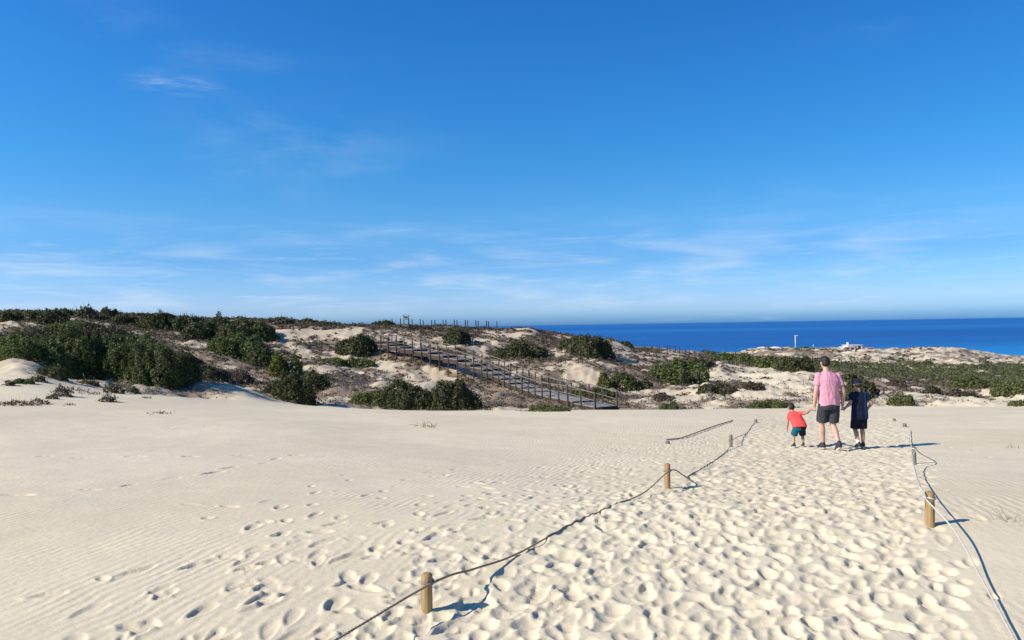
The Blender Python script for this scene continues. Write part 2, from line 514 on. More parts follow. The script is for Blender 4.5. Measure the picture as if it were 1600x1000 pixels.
COV = cover_at(XX, YY)
inpath = sstep(-0.5, 0.25, XX - path_l(YY)) * sstep(0.25, -0.5, XX - path_r(YY)) * sstep(42, 30, YY)
RIP = (1 - inpath) * (1 - COV) * sstep(60, 25, YY)
i0 = np.arange(NY - 1)[:, None] * NU + np.arange(NU - 1)[None, :]
quads = np.stack([i0, i0 + 1, i0 + NU + 1, i0 + NU], -1).reshape(-1, 4)
me = np_mesh('ground', np.stack([XX, YY, Z], -1).reshape(-1, 3), quads, True)
attr_f(me, 'cover', COV.ravel()); attr_f(me, 'ripple', RIP.ravel()); attr_f(me, 'dune', (dune * (1 - 0.75 * sstep(0.2, 0.32, XX / YY))).ravel())


def new_mat(name):
    m = bpy.data.materials.new(name)
    m.use_nodes = True
    return m, NT(m.node_tree)


def finish(m, b, base, rough=0.8, spec=0.3, bump=None, bdist=1.0, bstr=1.0, extra=None):
    p = b.n('ShaderNodeBsdfPrincipled')
    b.set(p.inputs['Base Color'], base)
    b.set(p.inputs['Roughness'], rough)
    b.set(p.inputs['Specular IOR Level'], spec)
    if bump is not None:
        bn = b.n('ShaderNodeBump')
        bn.inputs['Strength'].default_value = bstr
        bn.inputs['Distance'].default_value = bdist
        b.set(bn.inputs['Height'], bump)
        b.set(p.inputs['Normal'], bn.outputs[0])
    for kk, vv in (extra or {}).items():
        b.set(p.inputs[kk], vv)
    out = b.n('ShaderNodeOutputMaterial')
    b.set(out.inputs['Surface'], p.outputs[0])
    return m


# sand
m, b = new_mat('sand')
geo = b.n('ShaderNodeNewGeometry')
P = geo.outputs['Position']
big = b.noise(P, 0.22, 4, 0.5)
mid = b.noise(P, 2.3, 4, 0.6)
grain = b.noise(P, 160.0, 3, 0.7)
sandc = b.mix(b.mapr(big, 0.3, 0.7), (0.635, 0.53, 0.356), (0.70, 0.595, 0.408))
sandc = b.mix(b.math('MULTIPLY', b.mapr(mid, 0.35, 0.75), 0.25), sandc, (0.55, 0.46, 0.35))
sandc = b.mix(b.math('MULTIPLY', b.mapr(grain, 0.35, 0.7), 0.16), sandc, (0.42, 0.34, 0.25))
cov = b.attr('cover').outputs['Fac']
lit = b.noise(P, 3.1, 5, 0.65, 0.4)
lit2 = b.noise(P, 0.6, 4, 0.6)
dunec = b.mix(b.mapr(lit2, 0.3, 0.7), (0.44, 0.345, 0.235), (0.56, 0.455, 0.315))
litter = b.mix(b.mapr(b.noise(P, 1.1, 3), 0.35, 0.65), (0.15, 0.105, 0.075), (0.235, 0.175, 0.12))
sandc = b.mix(b.math('MAXIMUM', b.mapr(cov, 0.0, 0.25), b.math('MULTIPLY', b.attr('dune').outputs['Fac'], 0.9)), sandc, dunec)
sandc = b.mix(b.math('MULTIPLY', b.mapr(b.math('ADD', b.math('MULTIPLY', cov, 0.75), b.math('MULTIPLY', lit, 0.9)), 0.72, 1.12), 0.85), sandc, litter)
# wind ripples: crests run away from the viewer, a hand's breadth apart
warp = b.math('MULTIPLY', b.noise(P, 1.3, 4, 0.55), 9.0)
warp2 = b.math('MULTIPLY', b.noise(P, 7.0, 2, 0.5), 1.3)
sp = b.n('ShaderNodeSeparateXYZ'); b.set(sp.inputs[0], P)
ph = b.math('ADD', b.math('MULTIPLY', sp.outputs['X'], 0.968 * 2 * math.pi / 0.085), b.math('MULTIPLY', sp.outputs['Y'], -0.25 * 2 * math.pi / 0.085))
ph = b.math('ADD', b.math('ADD', ph, b.math('MULTIPLY', warp, 1.9)), b.math('MULTIPLY', warp2, 1.6))
rip = b.math('SINE', ph)
ramp = b.math('MULTIPLY', b.attr('ripple').outputs['Fac'], b.mapr(b.noise(P, 0.7, 4, 0.6), 0.40, 0.64, 0.08, 1.0))
hgt = b.math('MULTIPLY', b.math('MULTIPLY', rip, ramp), 0.0018)
hgt = b.math('ADD', hgt, b.math('MULTIPLY', grain, 0.0012))
hgt = b.math('ADD', hgt, b.math('MULTIPLY', b.noise(P, 18.0, 4, 0.6), 0.006))
SAND = finish(m, b, sandc, 0.9, 0.12, hgt, 1.0, 1.0)
tag(link('ground', me, SAND), kind='structure')

# ------------------------------------------------------------------ the sea
m, b = new_mat('sea_water')
geo = b.n('ShaderNodeNewGeometry'); P = geo.outputs['Position']
sp = b.n('ShaderNodeSeparateXYZ'); b.set(sp.inputs[0], P)
stv = b.mapping(P, rot=(0, 0, 0.12), scale=(0.0007, 0.0026, 1))
bands = b.noise(stv, 1.0, 5, 0.6, 0.3)
shore = b.mapr(b.math('ADD', b.math('ADD', sp.outputs['Y'], b.math('MULTIPLY', sp.outputs['X'], -0.35)), b.math('MULTIPLY', bands, 500.0)), 500.0, 1150.0)
bands2 = b.noise(b.mapping(P, rot=(0, 0, 0.1), scale=(0.00009, 0.00042, 1)), 1.0, 4, 0.6, 0.2)
deep = b.mix(b.mapr(b.math('MULTIPLY_ADD', bands2, 0.6, b.math('MULTIPLY', bands, 0.4)), 0.38, 0.62), (0.005, 0.076, 0.265), (0.012, 0.13, 0.38))
wat = b.mix(shore, (0.016, 0.25, 0.56), deep)
wv = b.noise(b.mapping(P, scale=(0.16, 0.35, 1)), 1.0, 5, 0.65)
SEA = finish(m, b, wat, 0.42, 0.22, wv, 1.0, 0.6)
bm = bmesh.new()
xs = [-60000, -8000, -2000, 0, 2000, 8000, 60000]
yr = [150, 600, 1500, 5000, 20000, 90000]
vv = [[bm.verts.new((x, y, -28.6)) for x in xs] for y in yr]
for i in range(len(yr) - 1):
    for j in range(len(xs) - 1):
        bm.faces.new((vv[i][j], vv[i][j + 1], vv[i + 1][j + 1], vv[i + 1][j]))
tag(link('sea', bm_mesh('sea', bm), SEA), kind='structure')

# ------------------------------------------------------------------ shrubs
def leaf_mat(name, dark, light, alt, trans=0.30):
    m, b = new_mat(name)
    t = b.attr('tint').outputs['Fac']
    info = b.n('ShaderNodeObjectInfo')
    geo = b.n('ShaderNodeNewGeometry')
    n = b.noise(geo.outputs['Position'], 0.9, 3, 0.6)
    c = b.mix(t, dark, light)
    c = b.mix(b.math('MULTIPLY', b.mapr(n, 0.42, 0.72), 0.55), c, alt)
    c = b.mix(b.math('MULTIPLY', info.outputs['Random'], 0.6), c, alt)
    p = b.n('ShaderNodeBsdfPrincipled')
    b.set(p.inputs['Base Color'], c)
    p.inputs['Roughness'].default_value = 0.6
    p.inputs['Specular IOR Level'].default_value = 0.2
    tr = b.n('ShaderNodeBsdfTranslucent'); b.set(tr.inputs['Color'], c)
    mx = b.n('ShaderNodeMixShader'); mx.inputs[0].default_value = trans
    b.set(mx.inputs[1], p.outputs[0]); b.set(mx.inputs[2], tr.outputs[0])
    out = b.n('ShaderNodeOutputMaterial'); b.set(out.inputs['Surface'], mx.outputs[0])
    return m


LEAF = {
    'dark': leaf_mat('leaf_dark_green', (0.042, 0.056, 0.020), (0.12, 0.142, 0.045), (0.088, 0.080, 0.038)),
    'green': leaf_mat('leaf_green', (0.062, 0.09, 0.024), (0.16, 0.20, 0.055), (0.125, 0.116, 0.052)),
    'belt': leaf_mat('leaf_dull_green', (0.05, 0.068, 0.026), (0.14, 0.155, 0.062), (0.12, 0.115, 0.06)),
    'lime': leaf_mat('leaf_yellow_green', (0.075, 0.095, 0.016), (0.19, 0.20, 0.036), (0.12, 0.13, 0.03)),
    'grey': leaf_mat('twig_grey_brown', (0.075, 0.054, 0.04), (0.175, 0.132, 0.095), (0.115, 0.095, 0.055)),
    'olive': leaf_mat('leaf_olive', (0.045, 0.046, 0.024), (0.115, 0.11, 0.055), (0.10, 0.08, 0.05)),
}
m, b = new_mat('bark')
geo = b.n('ShaderNodeNewGeometry')
BARK = finish(m, b, b.mix(b.noise(geo.outputs['Position'], 9.0, 4), (0.07, 0.055, 0.042), (0.17, 0.14, 0.11)), 0.9, 0.1)


def leaf_quads(P, Nn, size, r, flat=0.8):
    """one small rhombic leaf spray at each point, loosely facing along Nn"""
    n = len(P)
    nv = Nn + r.normal(0, flat, (n, 3))
    nv /= np.linalg.norm(nv, axis=1)[:, None] + 1e-9
    a = np.cross(nv, r.normal(0, 1, (n, 3)))
    a /= np.linalg.norm(a, axis=1)[:, None] + 1e-9
    bb = np.cross(nv, a)
    s = (size * r.uniform(0.6, 1.4, n))[:, None]
    q = np.stack([P - a * s, P + bb * s * 0.55, P + a * s, P - bb * s * 0.55], 1).reshape(-1, 3)
    return q


def crown_mesh(w_, d_, h_, leaf, seed, rag=1.0, dens=1.9, cap=26000, dome=0.55):
    r = np.random.default_rng(seed)
    nl = int(np.clip(w_ * 1.6, 6, 22))
    ang = r.uniform(0, 2 * np.pi, nl); rad = np.sqrt(r.uniform(0, 1, nl))
    cx = np.cos(ang) * rad * 0.40 * w_; cy = np.sin(ang) * rad * 0.38 * d_
    e = np.clip(1 - (cx / (0.56 * w_)) ** 2 - (cy / (0.56 * d_)) ** 2, 0.12, 1)
    top = h_ * (e ** dome) * r.uniform(0.72, 1.06, nl)
    rx = r.uniform(0.15, 0.27, nl) * w_ * (0.75 + 2.5 / (nl + 2)); ry = r.uniform(0.17, 0.3, nl) * d_ * (0.75 + 2.5 / (nl + 2))
    cz = top * 0.16; rz = top - cz
    area = (rx * ry + rx * rz + ry * rz) * 3.0
    n = int(min(cap, dens * area.sum() / (leaf * leaf * 1.1)))
    k = r.choice(nl, n, p=area / area.sum())
    dv = r.normal(0, 1, (n, 3)); dv[:, 2] = np.abs(dv[:, 2]) * 1.1 - 0.22
    dv /= np.linalg.norm(dv, axis=1)[:, None]
    jit = 1 - np.abs(r.normal(0, 0.10, n)) + (r.uniform(0, 1, n) < 0.10) * r.uniform(0, 0.16 * rag, n)
    Rr = np.stack([rx[k], ry[k], rz[k]], 1); C = np.stack([cx[k], cy[k], cz[k]], 1)
    # lumps on the lobes
    lump = 1 + 0.16 * rag * np.sin(dv[:, 0] * 7 + k * 1.7) * np.sin(dv[:, 1] * 6 + k) + 0.10 * rag * np.sin(dv[:, 2] * 9 + dv[:, 0] * 8 + k * 2.3)
    Pp = C + Rr * dv * (jit * lump)[:, None]
    inside = np.zeros(n, bool)
    for q in range(nl):
        s = (((Pp - (cx[q], cy[q], cz[q])) / (rx[q], ry[q], rz[q])) ** 2).sum(1)
        inside |= (s < 0.66) & (k != q)
    keep = ~inside & (Pp[:, 2] > -0.25 * h_)
    Pp, dv, k = Pp[keep], dv[keep], k[keep]
    # a thin skirt of creeping shoots round the foot and a few shoots above the crown
    m_ = max(12, len(Pp) // 14)
    th = r.uniform(0, 2 * np.pi, m_); rr = r.uniform(0.42, 0.60, m_)
    Sk = np.stack([np.cos(th) * rr * w_ * (1 + 0.12 * np.sin(3 * th + seed)), np.sin(th) * rr * d_, np.abs(r.normal(0, 0.07 * h_, m_))], 1)
    Pp = np.concatenate([Pp, Sk]); dv = np.concatenate([dv, np.tile([[0.0, 0.0, 1.0]], (m_, 1))]); k = np.concatenate([k, r.integers(0, nl, m_)])
    V = leaf_quads(Pp, dv, leaf, r)
    # bare shoots that stick out of the crown
    ns = max(10, int(0.05 * len(dv)))
    pk = r.integers(0, len(Pp), ns)
    dd = dv[pk] * 0.7 + np.array([0, 0, 0.9]) + r.normal(0, 0.35, (ns, 3)); dd /= np.linalg.norm(dd, axis=1)[:, None]
    sdv = np.cross(dd, r.normal(0, 1, (ns, 3))); sdv /= np.linalg.norm(sdv, axis=1)[:, None] + 1e-9
    ln_ = (leaf * r.uniform(1.5, 4.2, ns) * rag ** 0.5)[:, None]; wd_ = (leaf * r.uniform(0.12, 0.26, ns))[:, None]
    Sh = np.stack([Pp[pk] - sdv * wd_, Pp[pk] + sdv * wd_, Pp[pk] + dd * ln_ + sdv * wd_ * 0.3, Pp[pk] + dd * ln_ - sdv * wd_ * 0.3], 1).reshape(-1, 3)
    V = np.concatenate([V, Sh]); Pp = np.concatenate([Pp, Pp[pk]]); k = np.concatenate([k, k[pk]])
    me = np_mesh('foliage', V, np.arange(len(V)).reshape(-1, 4))
    tint = np.clip(r.uniform(0, 1, len(Pp)) ** 1.3 * 0.6 + 0.4 * r.uniform(0, 1, nl)[k], 0, 1)
    attr_f(me, 'tint', np.repeat(tint, 4))
    return me, np.stack([cx, cy, top], 1)


bseed = [100]


def bush(px, py, wpx, hpx, kind, label, name='shrub', group='dark shrubs on the dunes', rag=1.0, depth=0.75, Y=None, dens=1.6, cat='shrub', dome=0.55):
    bseed[0] += 1
    p = hit(px, py) if Y is None else Vector((uv(px, py)[0] * Y, Y, 0))
    s = p.y / F
    w_, h_ = wpx * s, hpx * s
    d_ = max(w_ * depth, h_ * 0.9)
    c = Vector((p.x * (1 + 0.3 * d_ / p.y), p.y + 0.3 * d_, 0))
    zb = gz(c.x, c.y)
    top = EYE + uv(px, py - hpx)[1] * c.y            # its crown reaches this height
    h_ = max(h_ * 0.8, top - zb)
    leaf = float(np.clip(0.0016 * p.y, 0.045, 0.4)) * (1.0 if w_ > 2 else 0.8)
    root = empty(name, (c.x, c.y, zb))
    me, tops = crown_mesh(w_, d_, h_, leaf, bseed[0], rag, dens, dome=dome)
    # let the skirt follow the slope of the ground
    co = np.empty(len(me.vertices) * 3, np.float32); me.vertices.foreach_get('co', co); co = co.reshape(-1, 3)
    g = gz_many(co[:, 0] + c.x, co[:, 1] + c.y) - zb
    co[:, 2] += g * np.clip(1 - co[:, 2] / h_, 0, 1)
    me.vertices.foreach_set('co', co.ravel()); me.update()
    link('foliage', me, LEAF[kind], root)
    r = random.Random(bseed[0])
    for q in range(3):
        tx, ty, tz = tops[r.randrange(len(tops))]
        bm = bmesh.new()
        a = Vector((tx * 0.25, ty * 0.25, -0.15)); e = Vector((tx, ty, tz * 0.8))
        mid_ = (a + e) / 2 + Vector((r.uniform(-.1, .1) * w_, r.uniform(-.1, .1) * w_, 0.05 * h_))
        add_tube(bm, [a, mid_, e], [0.035 * h_ + 0.01, 0.022 * h_ + 0.008, 0.006 * h_ + 0.004], 6)
        link('stem', bm_mesh('stem', bm, True), BARK, root)
    tag(root, label, cat, group)
    return root


G1 = 'shrubs on the left dune'
bush(52, 588, 130, 74, 'green', 'pale green bush at the left edge of the picture above the sand slope', group=G1, Y=39, rag=1.3)
bush(118, 592, 110, 82, 'green', 'mid green bush with loose top between the left edge bush and the large dark hump', group=G1, Y=41, rag=1.3)
bush(176, 598, 120, 84, 'green', 'bright green crown on the sunlit side of the large dark hump', group=G1, Y=41, rag=1.0)
bush(250, 606, 116, 74, 'dark', 'large rounded dark hump of scrub casting the blue shadow on the sand', group=G1, Y=40, depth=0.95, dens=2.3, rag=1.1, dome=0.36)
bush(36, 600, 28, 10, 'green', 'tiny dark bush alone on the bare sand slope at the left edge', group=G1, cat='shrub')
bush(75, 590, 60, 20, 'dark', 'low dark shrub in front of the left bushes on the sand', group=G1)
bush(18, 500, 46, 16, 'dark', 'dark shrub on the skyline in the far left corner', group=G1)
bush(68, 505, 66, 24, 'dark', 'broad dark dome on the left skyline', group=G1)
bush(107, 497, 46, 16, 'dark', 'flat dark shrub on the skyline right of the broad left dome', group=G1)
bush(137, 500, 34, 20, 'olive', 'ragged olive shrub on the left skyline beside the wind-cut dark tree', group=G1, rag=2.0)
bush(170, 496, 30, 16, 'dark', 'small wind-cut dark tree standing highest on the left skyline', group=G1)
bush(184, 508, 60, 16, 'dark', 'dark shrub just below the wind-cut skyline tree', group=G1)
bush(228, 498, 30, 10, 'dark', 'small dark shrub on the skyline left of the long dark thicket', group=G1)
bush(258, 514, 78, 26, 'dark', 'dark shrub at the left end of the long thicket below the skyline', group=G1)
bush(300, 522, 70, 30, 'dark', 'dark thicket shrub on the upper slope left of the hollow', group=G1)
bush(345, 538, 110, 44, 'dark', 'big dark shrub in the middle of the long thicket', group=G1)
bush(395, 534, 80, 38, 'dark', 'big dark shrub at the right end of the long thicket', group=G1)
bush(372, 560, 90, 38, 'green', 'dark green shrub at the lower edge of the long thicket', group=G1)
bush(408, 572, 60, 34, 'dark', 'dark pointed shrub hanging below the long thicket', group=G1)
bush(322, 592, 70, 24, 'olive', 'dull olive scrub right behind the blue shadow on the sand', group=G1)
bush(372, 599, 80, 18, 'grey', 'grey brown twiggy scrub above the sand edge in the left hollow', group=G1)
bush(300, 575, 50, 22, 'olive', 'olive shrub beside the crest of the large dark hump', group=G1)
bush(28, 552, 110, 40, 'olive', 'dull olive scrub behind the pale green bush at the left edge', group=G1, rag=1.5)
bush(96, 540, 96, 36, 'green', 'green bush higher up the slope above the loose topped one', group=G1, rag=1.3)
bush(160, 545, 110, 36, 'olive', 'brownish scrub on the crest above the bright green crown', group=G1, rag=1.5)
bush(216, 556, 80, 34, 'green', 'green bush on the shoulder above the large dark hump', group=G1, rag=1.2)
bush(120, 522, 90, 18, 'olive', 'flat olive scrub below the broad skyline dome', group=G1, rag=1.5)
G2 = 'shrubs around the boardwalk slope'
bush(446, 590, 46, 44, 'lime', 'yellow green sunlit shrub in the hollow left of the boardwalk', group=G2, rag=1.6)
bush(452, 627, 90, 46, 'dark', 'dark shrub at the bottom of the hollow where the sand begins', group=G2)
bush(490, 612, 56, 34, 'green', 'green shrub right of the yellow green one in the hollow', group=G2, rag=1.5)
bush(545, 574, 70, 18, 'green', 'low green shrub spreading below the round boardwalk bush', group=G2)
bush(559, 553, 60, 40, 'dark', 'round dark bush at the upper left end of the boardwalk', group=G2, rag=0.8)
bush(514, 510, 28, 9, 'dark', 'small dark shrub on the skyline left of the boardwalk top', group=G2)
bush(484, 505, 30, 8, 'dark', 'low dark shrub on the skyline above the pale sand gully', group=G2)
bush(436, 505, 46, 10, 'olive', 'low olive shrub on the skyline over the end of the thicket', group=G2)
bush(599, 510, 42, 10, 'dark', 'flat dark shrub on the skyline just above the boardwalk top', group=G2)
bush(588, 632, 70, 24, 'green', 'low green shrub left of the two dark bushes under the boardwalk', group=G2)
bush(634, 640, 84, 50, 'dark', 'left of the two big dark bushes below the boardwalk', group=G2)
bush(706, 641, 84, 46, 'dark', 'right of the two big dark bushes below the boardwalk', group=G2)
bush(720, 538, 56, 28, 'dark', 'dark bush between the boardwalk and the skyline posts', group=G2)
bush(814, 561, 80, 28, 'dark', 'dark bush above the middle of the boardwalk stairs', group=G2)
bush(916, 554, 84, 30, 'dark', 'long dark bush near the top of the dune right of the boardwalk', group=G2)
bush(978, 541, 24, 8, 'dark', 'small dark shrub on the shoulder of the dune beside the sea', group=G2)
bush(850, 643, 70, 10, 'green', 'flat green shrub at the foot of the boardwalk stairs', group=G2)
bush(905, 618, 34, 16, 'green', 'small green shrub touching the lower boardwalk railing', group=G2)
bush(940, 622, 52, 16, 'dark', 'dark low shrub right of the lower boardwalk railing', group=G2)
bush(946, 608, 34, 25, 'lime', 'bright yellow green bush left of a dark green bush', group=G2)
bush(984, 609, 58, 32, 'dark', 'dark green bush joined to the bright yellow green one', group=G2)
bush(1060, 600, 92, 42, 'green', 'large dark green bush in the middle of the pale dunes', group=G2, rag=0.8)
bush(1082, 578, 70, 18, 'olive', 'olive shrub on the crest behind the large green bush', group=G2)
bush(1054, 640, 40, 13, 'green', 'small green shrub at the sand edge left of the red shirted child', group=G2)
bush(1206, 638, 68, 13, 'green', 'long low green shrub at the sand edge behind the red shirted child', group=G2)
bush(1122, 617, 56, 20, 'olive', 'olive brown shrub on the pale dune below the large green bush', group=G2)
bush(1172, 610, 46, 14, 'grey', 'grey brown shrub on the pale dune left of the people', group=G2)
bush(1035, 626, 36, 12, 'grey', 'dry brown shrub above the small green one at the sand edge', group=G2)
G3 = 'shrubs on the right dunes'
bush(1128, 562, 34, 12, 'lime', 'yellow green shrub at the left start of the far green band', group=G3)
bush(1155, 569, 52, 18, 'green', 'green shrub next to the yellow green start of the far band', group=G3)
bush(1180, 573, 34, 13, 'lime', 'second yellow green shrub in the far green band', group=G3)
bush(1205, 574, 40, 17, 'green', 'green shrub right of the second yellow green one', group=G3)
bush(1243, 579, 64, 22, 'dark', 'dark shrub in the far band just left of the man', group=G3)
bush(1352, 622, 62, 32, 'dark', 'dark bush right behind the child in the cap', group=G3)
bush(1407, 633, 48, 18, 'green', 'low green shrub at the sand edge right of the child in the cap', group=G3)
bush(1404, 604, 26, 14, 'grey', 'grey brown shrub on the sand bank above the right low shrub', group=G3)
bush(1330, 600, 40, 16, 'dark', 'dark shrub on the bank beside the shoulder of the man', group=G3)
bush(1500, 620, 40, 14, 'grey', 'twiggy grey shrub at the right sand edge', group=G3)
bush(1455, 615, 40, 12, 'olive', 'olive shrub in the middle of the right sand bank', group=G3)
bush(1592, 634, 30, 10, 'green', 'small green shrub at the right edge of the picture', group=G3)
bush(1580, 617, 60, 26, 'green', 'green bush at the right edge where the scrub band comes down', group=G3)
bush(1520, 607, 60, 22, 'green', 'green bush in the lower edge of the right scrub band', group=G3)

# ------------------------------------------------------------------ ground cover nobody could count
def tufts_mesh(px, py, pz, w_, h_, nper, leaf, seed):
    r = np.random.default_rng(seed)
    n = len(px)
    th = r.uniform(0, 2 * np.pi, (n, nper)); rr = np.sqrt(r.uniform(0, 1, (n, nper)))
    x = np.cos(th) * rr; y = np.sin(th) * rr
    z = np.sqrt(np.clip(1 - rr ** 2, 0, 1)) * r.uniform(0.45, 1.0, (n, nper))
    P_ = np.stack([px[:, None] + x * w_[:, None] / 2, py[:, None] + y * w_[:, None] / 2, pz[:, None] + z * h_[:, None]], -1).reshape(-1, 3)
    N_ = np.stack([x, y, z * 1.2 + 0.15], -1).reshape(-1, 3)
    lf = np.repeat(leaf, nper) if isinstance(leaf, np.ndarray) else np.full(n * nper, leaf)
    V = leaf_quads(P_, N_, lf, r, 0.7)
    me = np_mesh('scrub', V, np.arange(len(V)).reshape(-1, 4))
    t_ = np.clip(np.repeat(r.uniform(0, 1, n), nper) * 0.55 + r.uniform(0, 0.45, n * nper), 0, 1)
    attr_f(me, 'tint', np.repeat(t_, 4))
    return me


def scatter(n, ulo, uhi, ylo, yhi, keep, seed):
    """spots spread evenly over the dunes between two distances and kept by a rule"""
    r = np.random.default_rng(seed)
    y = np.sqrt(r.uniform(ylo ** 2, yhi ** 2, n)); u = r.uniform(ulo, uhi, n)
    x = u * y
    k_ = r.uniform(0, 1, n) < keep(x, y)
    return x[k_], y[k_], r


def put_stuff(name, label, cat, x, y, r, wlo, whi, hf, nper, leaf, mat, seed):
    w_ = r.uniform(wlo, whi, len(x)); h_ = w_ * r.uniform(*hf, len(x))
    z = gz_many(x, y) - 0.03
    o = link(name, tufts_mesh(x, y, z, w_, h_, nper, leaf, seed), mat)
    return tag(o, label, cat, kind='stuff')


x, y, r = scatter(36000, -0.8, 0.75, 36, 135, lambda x, y: cover_at(x, y) ** 1.2 * 0.62 + 0.06 * sstep(46, 52, y), 201)
put_stuff('dry_scrub', 'dry grey brown scrub scattered over the dune slopes', 'scrub', x, y, r, 0.3, 1.15, (0.22, 0.5), 16, np.clip(0.0013 * y, 0.05, 0.15), LEAF['grey'], 301)
x, y, r = scatter(9000, -0.8, 0.75, 36, 135, lambda x, y: cover_at(x, y) ** 2 * 0.35 * sstep(0.35, -0.3, x / y), 202)
put_stuff('olive_scrub', 'low olive green scrub among the dry plants of the dunes', 'scrub', x, y, r, 0.5, 1.5, (0.3, 0.55), 24, np.clip(0.0012 * y, 0.05, 0.15), LEAF['olive'], 302)


def band(x, y):
    """the green belt of low scrub across the right-hand dunes"""
    v = (gz_many(x, y) - EYE) / y
    px = 800 + F * x / y; py = hor(px) - v * F
    top_ = np.interp(px, [1090, 1200, 1300, 1400, 1500, 1620], [553, 560, 567, 571, 572, 575])
    bot = np.interp(px, [1090, 1200, 1300, 1400, 1480, 1620], [562, 576, 583, 592, 602, 622])
    e = fbm(x / 12.0, y / 12.0, 77, 3) * 9
    return np.where((py > top_ + e) & (py < bot + e) & (y > 80), 0.9, 0.0) * sstep(1090, 1110, px)


x, y, r = scatter(14000, 0.22, 0.78, 80, 330, lambda x, y: band(x, y) * np.clip(0.8 + 1.2 * fbm(x / 8, y / 8, 91, 3), 0.1, 1), 203)
put_stuff('green_scrub', 'belt of low green scrub running across the right hand dunes', 'scrub', x, y, r, 1.3, 3.4, (0.3, 0.5), 26, np.clip(0.0016 * y, 0.1, 0.4), LEAF['belt'], 303)
x, y, r = scatter(5200, 0.15, 0.8, 130, 430, lambda x, y: np.clip(0.12 + 1.1 * fbm(x / 16, y / 16, 97, 3), 0, 0.7) * (1 - band(x, y)), 204)
put_stuff('far_scrub', 'sparse brownish scrub on the far dunes before the sea', 'scrub', x, y, r, 1.0, 3.4, (0.2, 0.4), 16, np.clip(0.0015 * y, 0.15, 0.5), LEAF['olive'], 304)

# ------------------------------------------------------------------ timber, rope and paint materials
def wood_mat(name, a, b_, scale=14.0, rough=0.8):
    m, b = new_mat(name)
    tc_ = b.n('ShaderNodeTexCoord'); P_ = tc_.outputs['Object']
    g = b.noise(b.mapping(P_, scale=(scale, scale, scale * 0.12)), 1.0, 5, 0.65, 0.6)
    c = b.mix(b.mapr(g, 0.3, 0.7), a, b_)
    crack = b.mapr(b.noise(b.mapping(P_, scale=(scale * 3, scale * 3, scale * 0.1)), 1.0, 3, 0.5), 0.62, 0.7)
    c = b.mix(b.math('MULTIPLY', crack, 0.6), c, tuple(x * 0.35 for x in a))
    return finish(m, b, c, rough, 0.2, b.math('SUBTRACT', g, crack), 0.004, 0.8)


WOOD = wood_mat('post_wood', (0.24, 0.145, 0.06), (0.42, 0.285, 0.135), 26.0)
GREYWOOD = wood_mat('weathered_deck_wood', (0.25, 0.22, 0.19), (0.45, 0.40, 0.345), 9.0)
DARKWOOD = wood_mat('dark_beam_wood', (0.035, 0.026, 0.018), (0.08, 0.06, 0.042), 9.0)  # near-black timber tone; on deck beams and risers it stands for shade
RAILPOST = wood_mat('rail_post_wood', (0.06, 0.05, 0.04), (0.14, 0.118, 0.095), 20.0)
GREYPOST = wood_mat('grey_post_wood', (0.12, 0.10, 0.08), (0.25, 0.215, 0.175), 24.0)


def rope_mat(name, a, b_):
    m, b = new_mat(name)
    tc_ = b.n('ShaderNodeTexCoord')
    wv_ = b.n('ShaderNodeTexWave'); wv_.bands_direction = 'DIAGONAL'
    b.set(wv_.inputs['Vector'], tc_.outputs['Object']); wv_.inputs['Scale'].default_value = 34.0; wv_.inputs['Distortion'].default_value = 1.0
    c = b.mix(wv_.outputs['Fac'], a, b_)
    return finish(m, b, c, 0.85, 0.1, wv_.outputs['Fac'], 0.003, 0.7)


ROPE_TAN = rope_mat('shaded_tan_rope', (0.22, 0.17, 0.115), (0.42, 0.34, 0.24))  # left rope: its shaded side is put into the darker tan
ROPE_SANDY = rope_mat('sand_caked_rope', (0.27, 0.215, 0.15), (0.42, 0.35, 0.26))
ROPE_WHITE = rope_mat('white_rope', (0.42, 0.38, 0.31), (0.66, 0.62, 0.54))  # near-white strands for the right rope and its loops


def plain(name, c, rough=0.6, spec=0.3, var=0.12, scale=6.0):
    m, b = new_mat(name)
    geo = b.n('ShaderNodeTexCoord')
    n = b.noise(geo.outputs['Object'], scale, 4, 0.6)
    return finish(m, b, b.mix(n, tuple(x * (1 - var) for x in c), tuple(min(x * (1 + var), 1) for x in c)), rough, spec)


# ------------------------------------------------------------------ boardwalk down the dune
def rail_run(root, pts, width, post_step, post_h, post_down, mat_post, mat_rail, t_post=0.09, side=(1, -1), rails=2):
    """posts and handrails along a polyline of deck points"""
    seg = [Vector(p) for p in pts]
    for s in side:
        line = []
        for i, p in enumerate(seg):
            t_ = (seg[min(i + 1, len(seg) - 1)] - seg[max(i - 1, 0)]); t_.z = 0; t_.normalize()
            nrm = Vector((t_.y, -t_.x, 0))
            line.append(p + nrm * s * width / 2)
        acc, nxt = 0.0, 0.05
        heads = []
        for a, e in zip(line, line[1:]):
            L = (e - a).length
            while nxt <= acc + L:
                heads.append(a.lerp(e, (nxt - acc) / L)); nxt += post_step
            acc += L
        for h_ in heads:
            bm = bmesh.new()
            gzz = gz(h_.x, h_.y)
            lo = min(h_.z - 0.1, max(gzz - 0.25, h_.z - post_down))
            ln = math.radians(random.uniform(-1.5, 1.5))
            add_box(bm, (0, 0, 0), (t_post, t_post, h_.z + post_h - lo))
            o = link('post', bm_mesh('post', bm), mat_post, root)
            o.location = (h_.x, h_.y, (h_.z + post_h + lo) / 2); o.rotation_euler = (ln, -ln, random.uniform(0, 0.4))
        for hh, th in ((post_h - 0.03, 0.05), (post_h * 0.5, 0.03))[:rails]:
            bm = bmesh.new()
            for a, e in zip(heads, heads[1:]):
                add_bar(bm, a + Vector((0, 0, hh)), e + Vector((0, 0, hh)), th * 1.2, th)
            link('handrail', bm_mesh('handrail', bm), mat_rail, root)


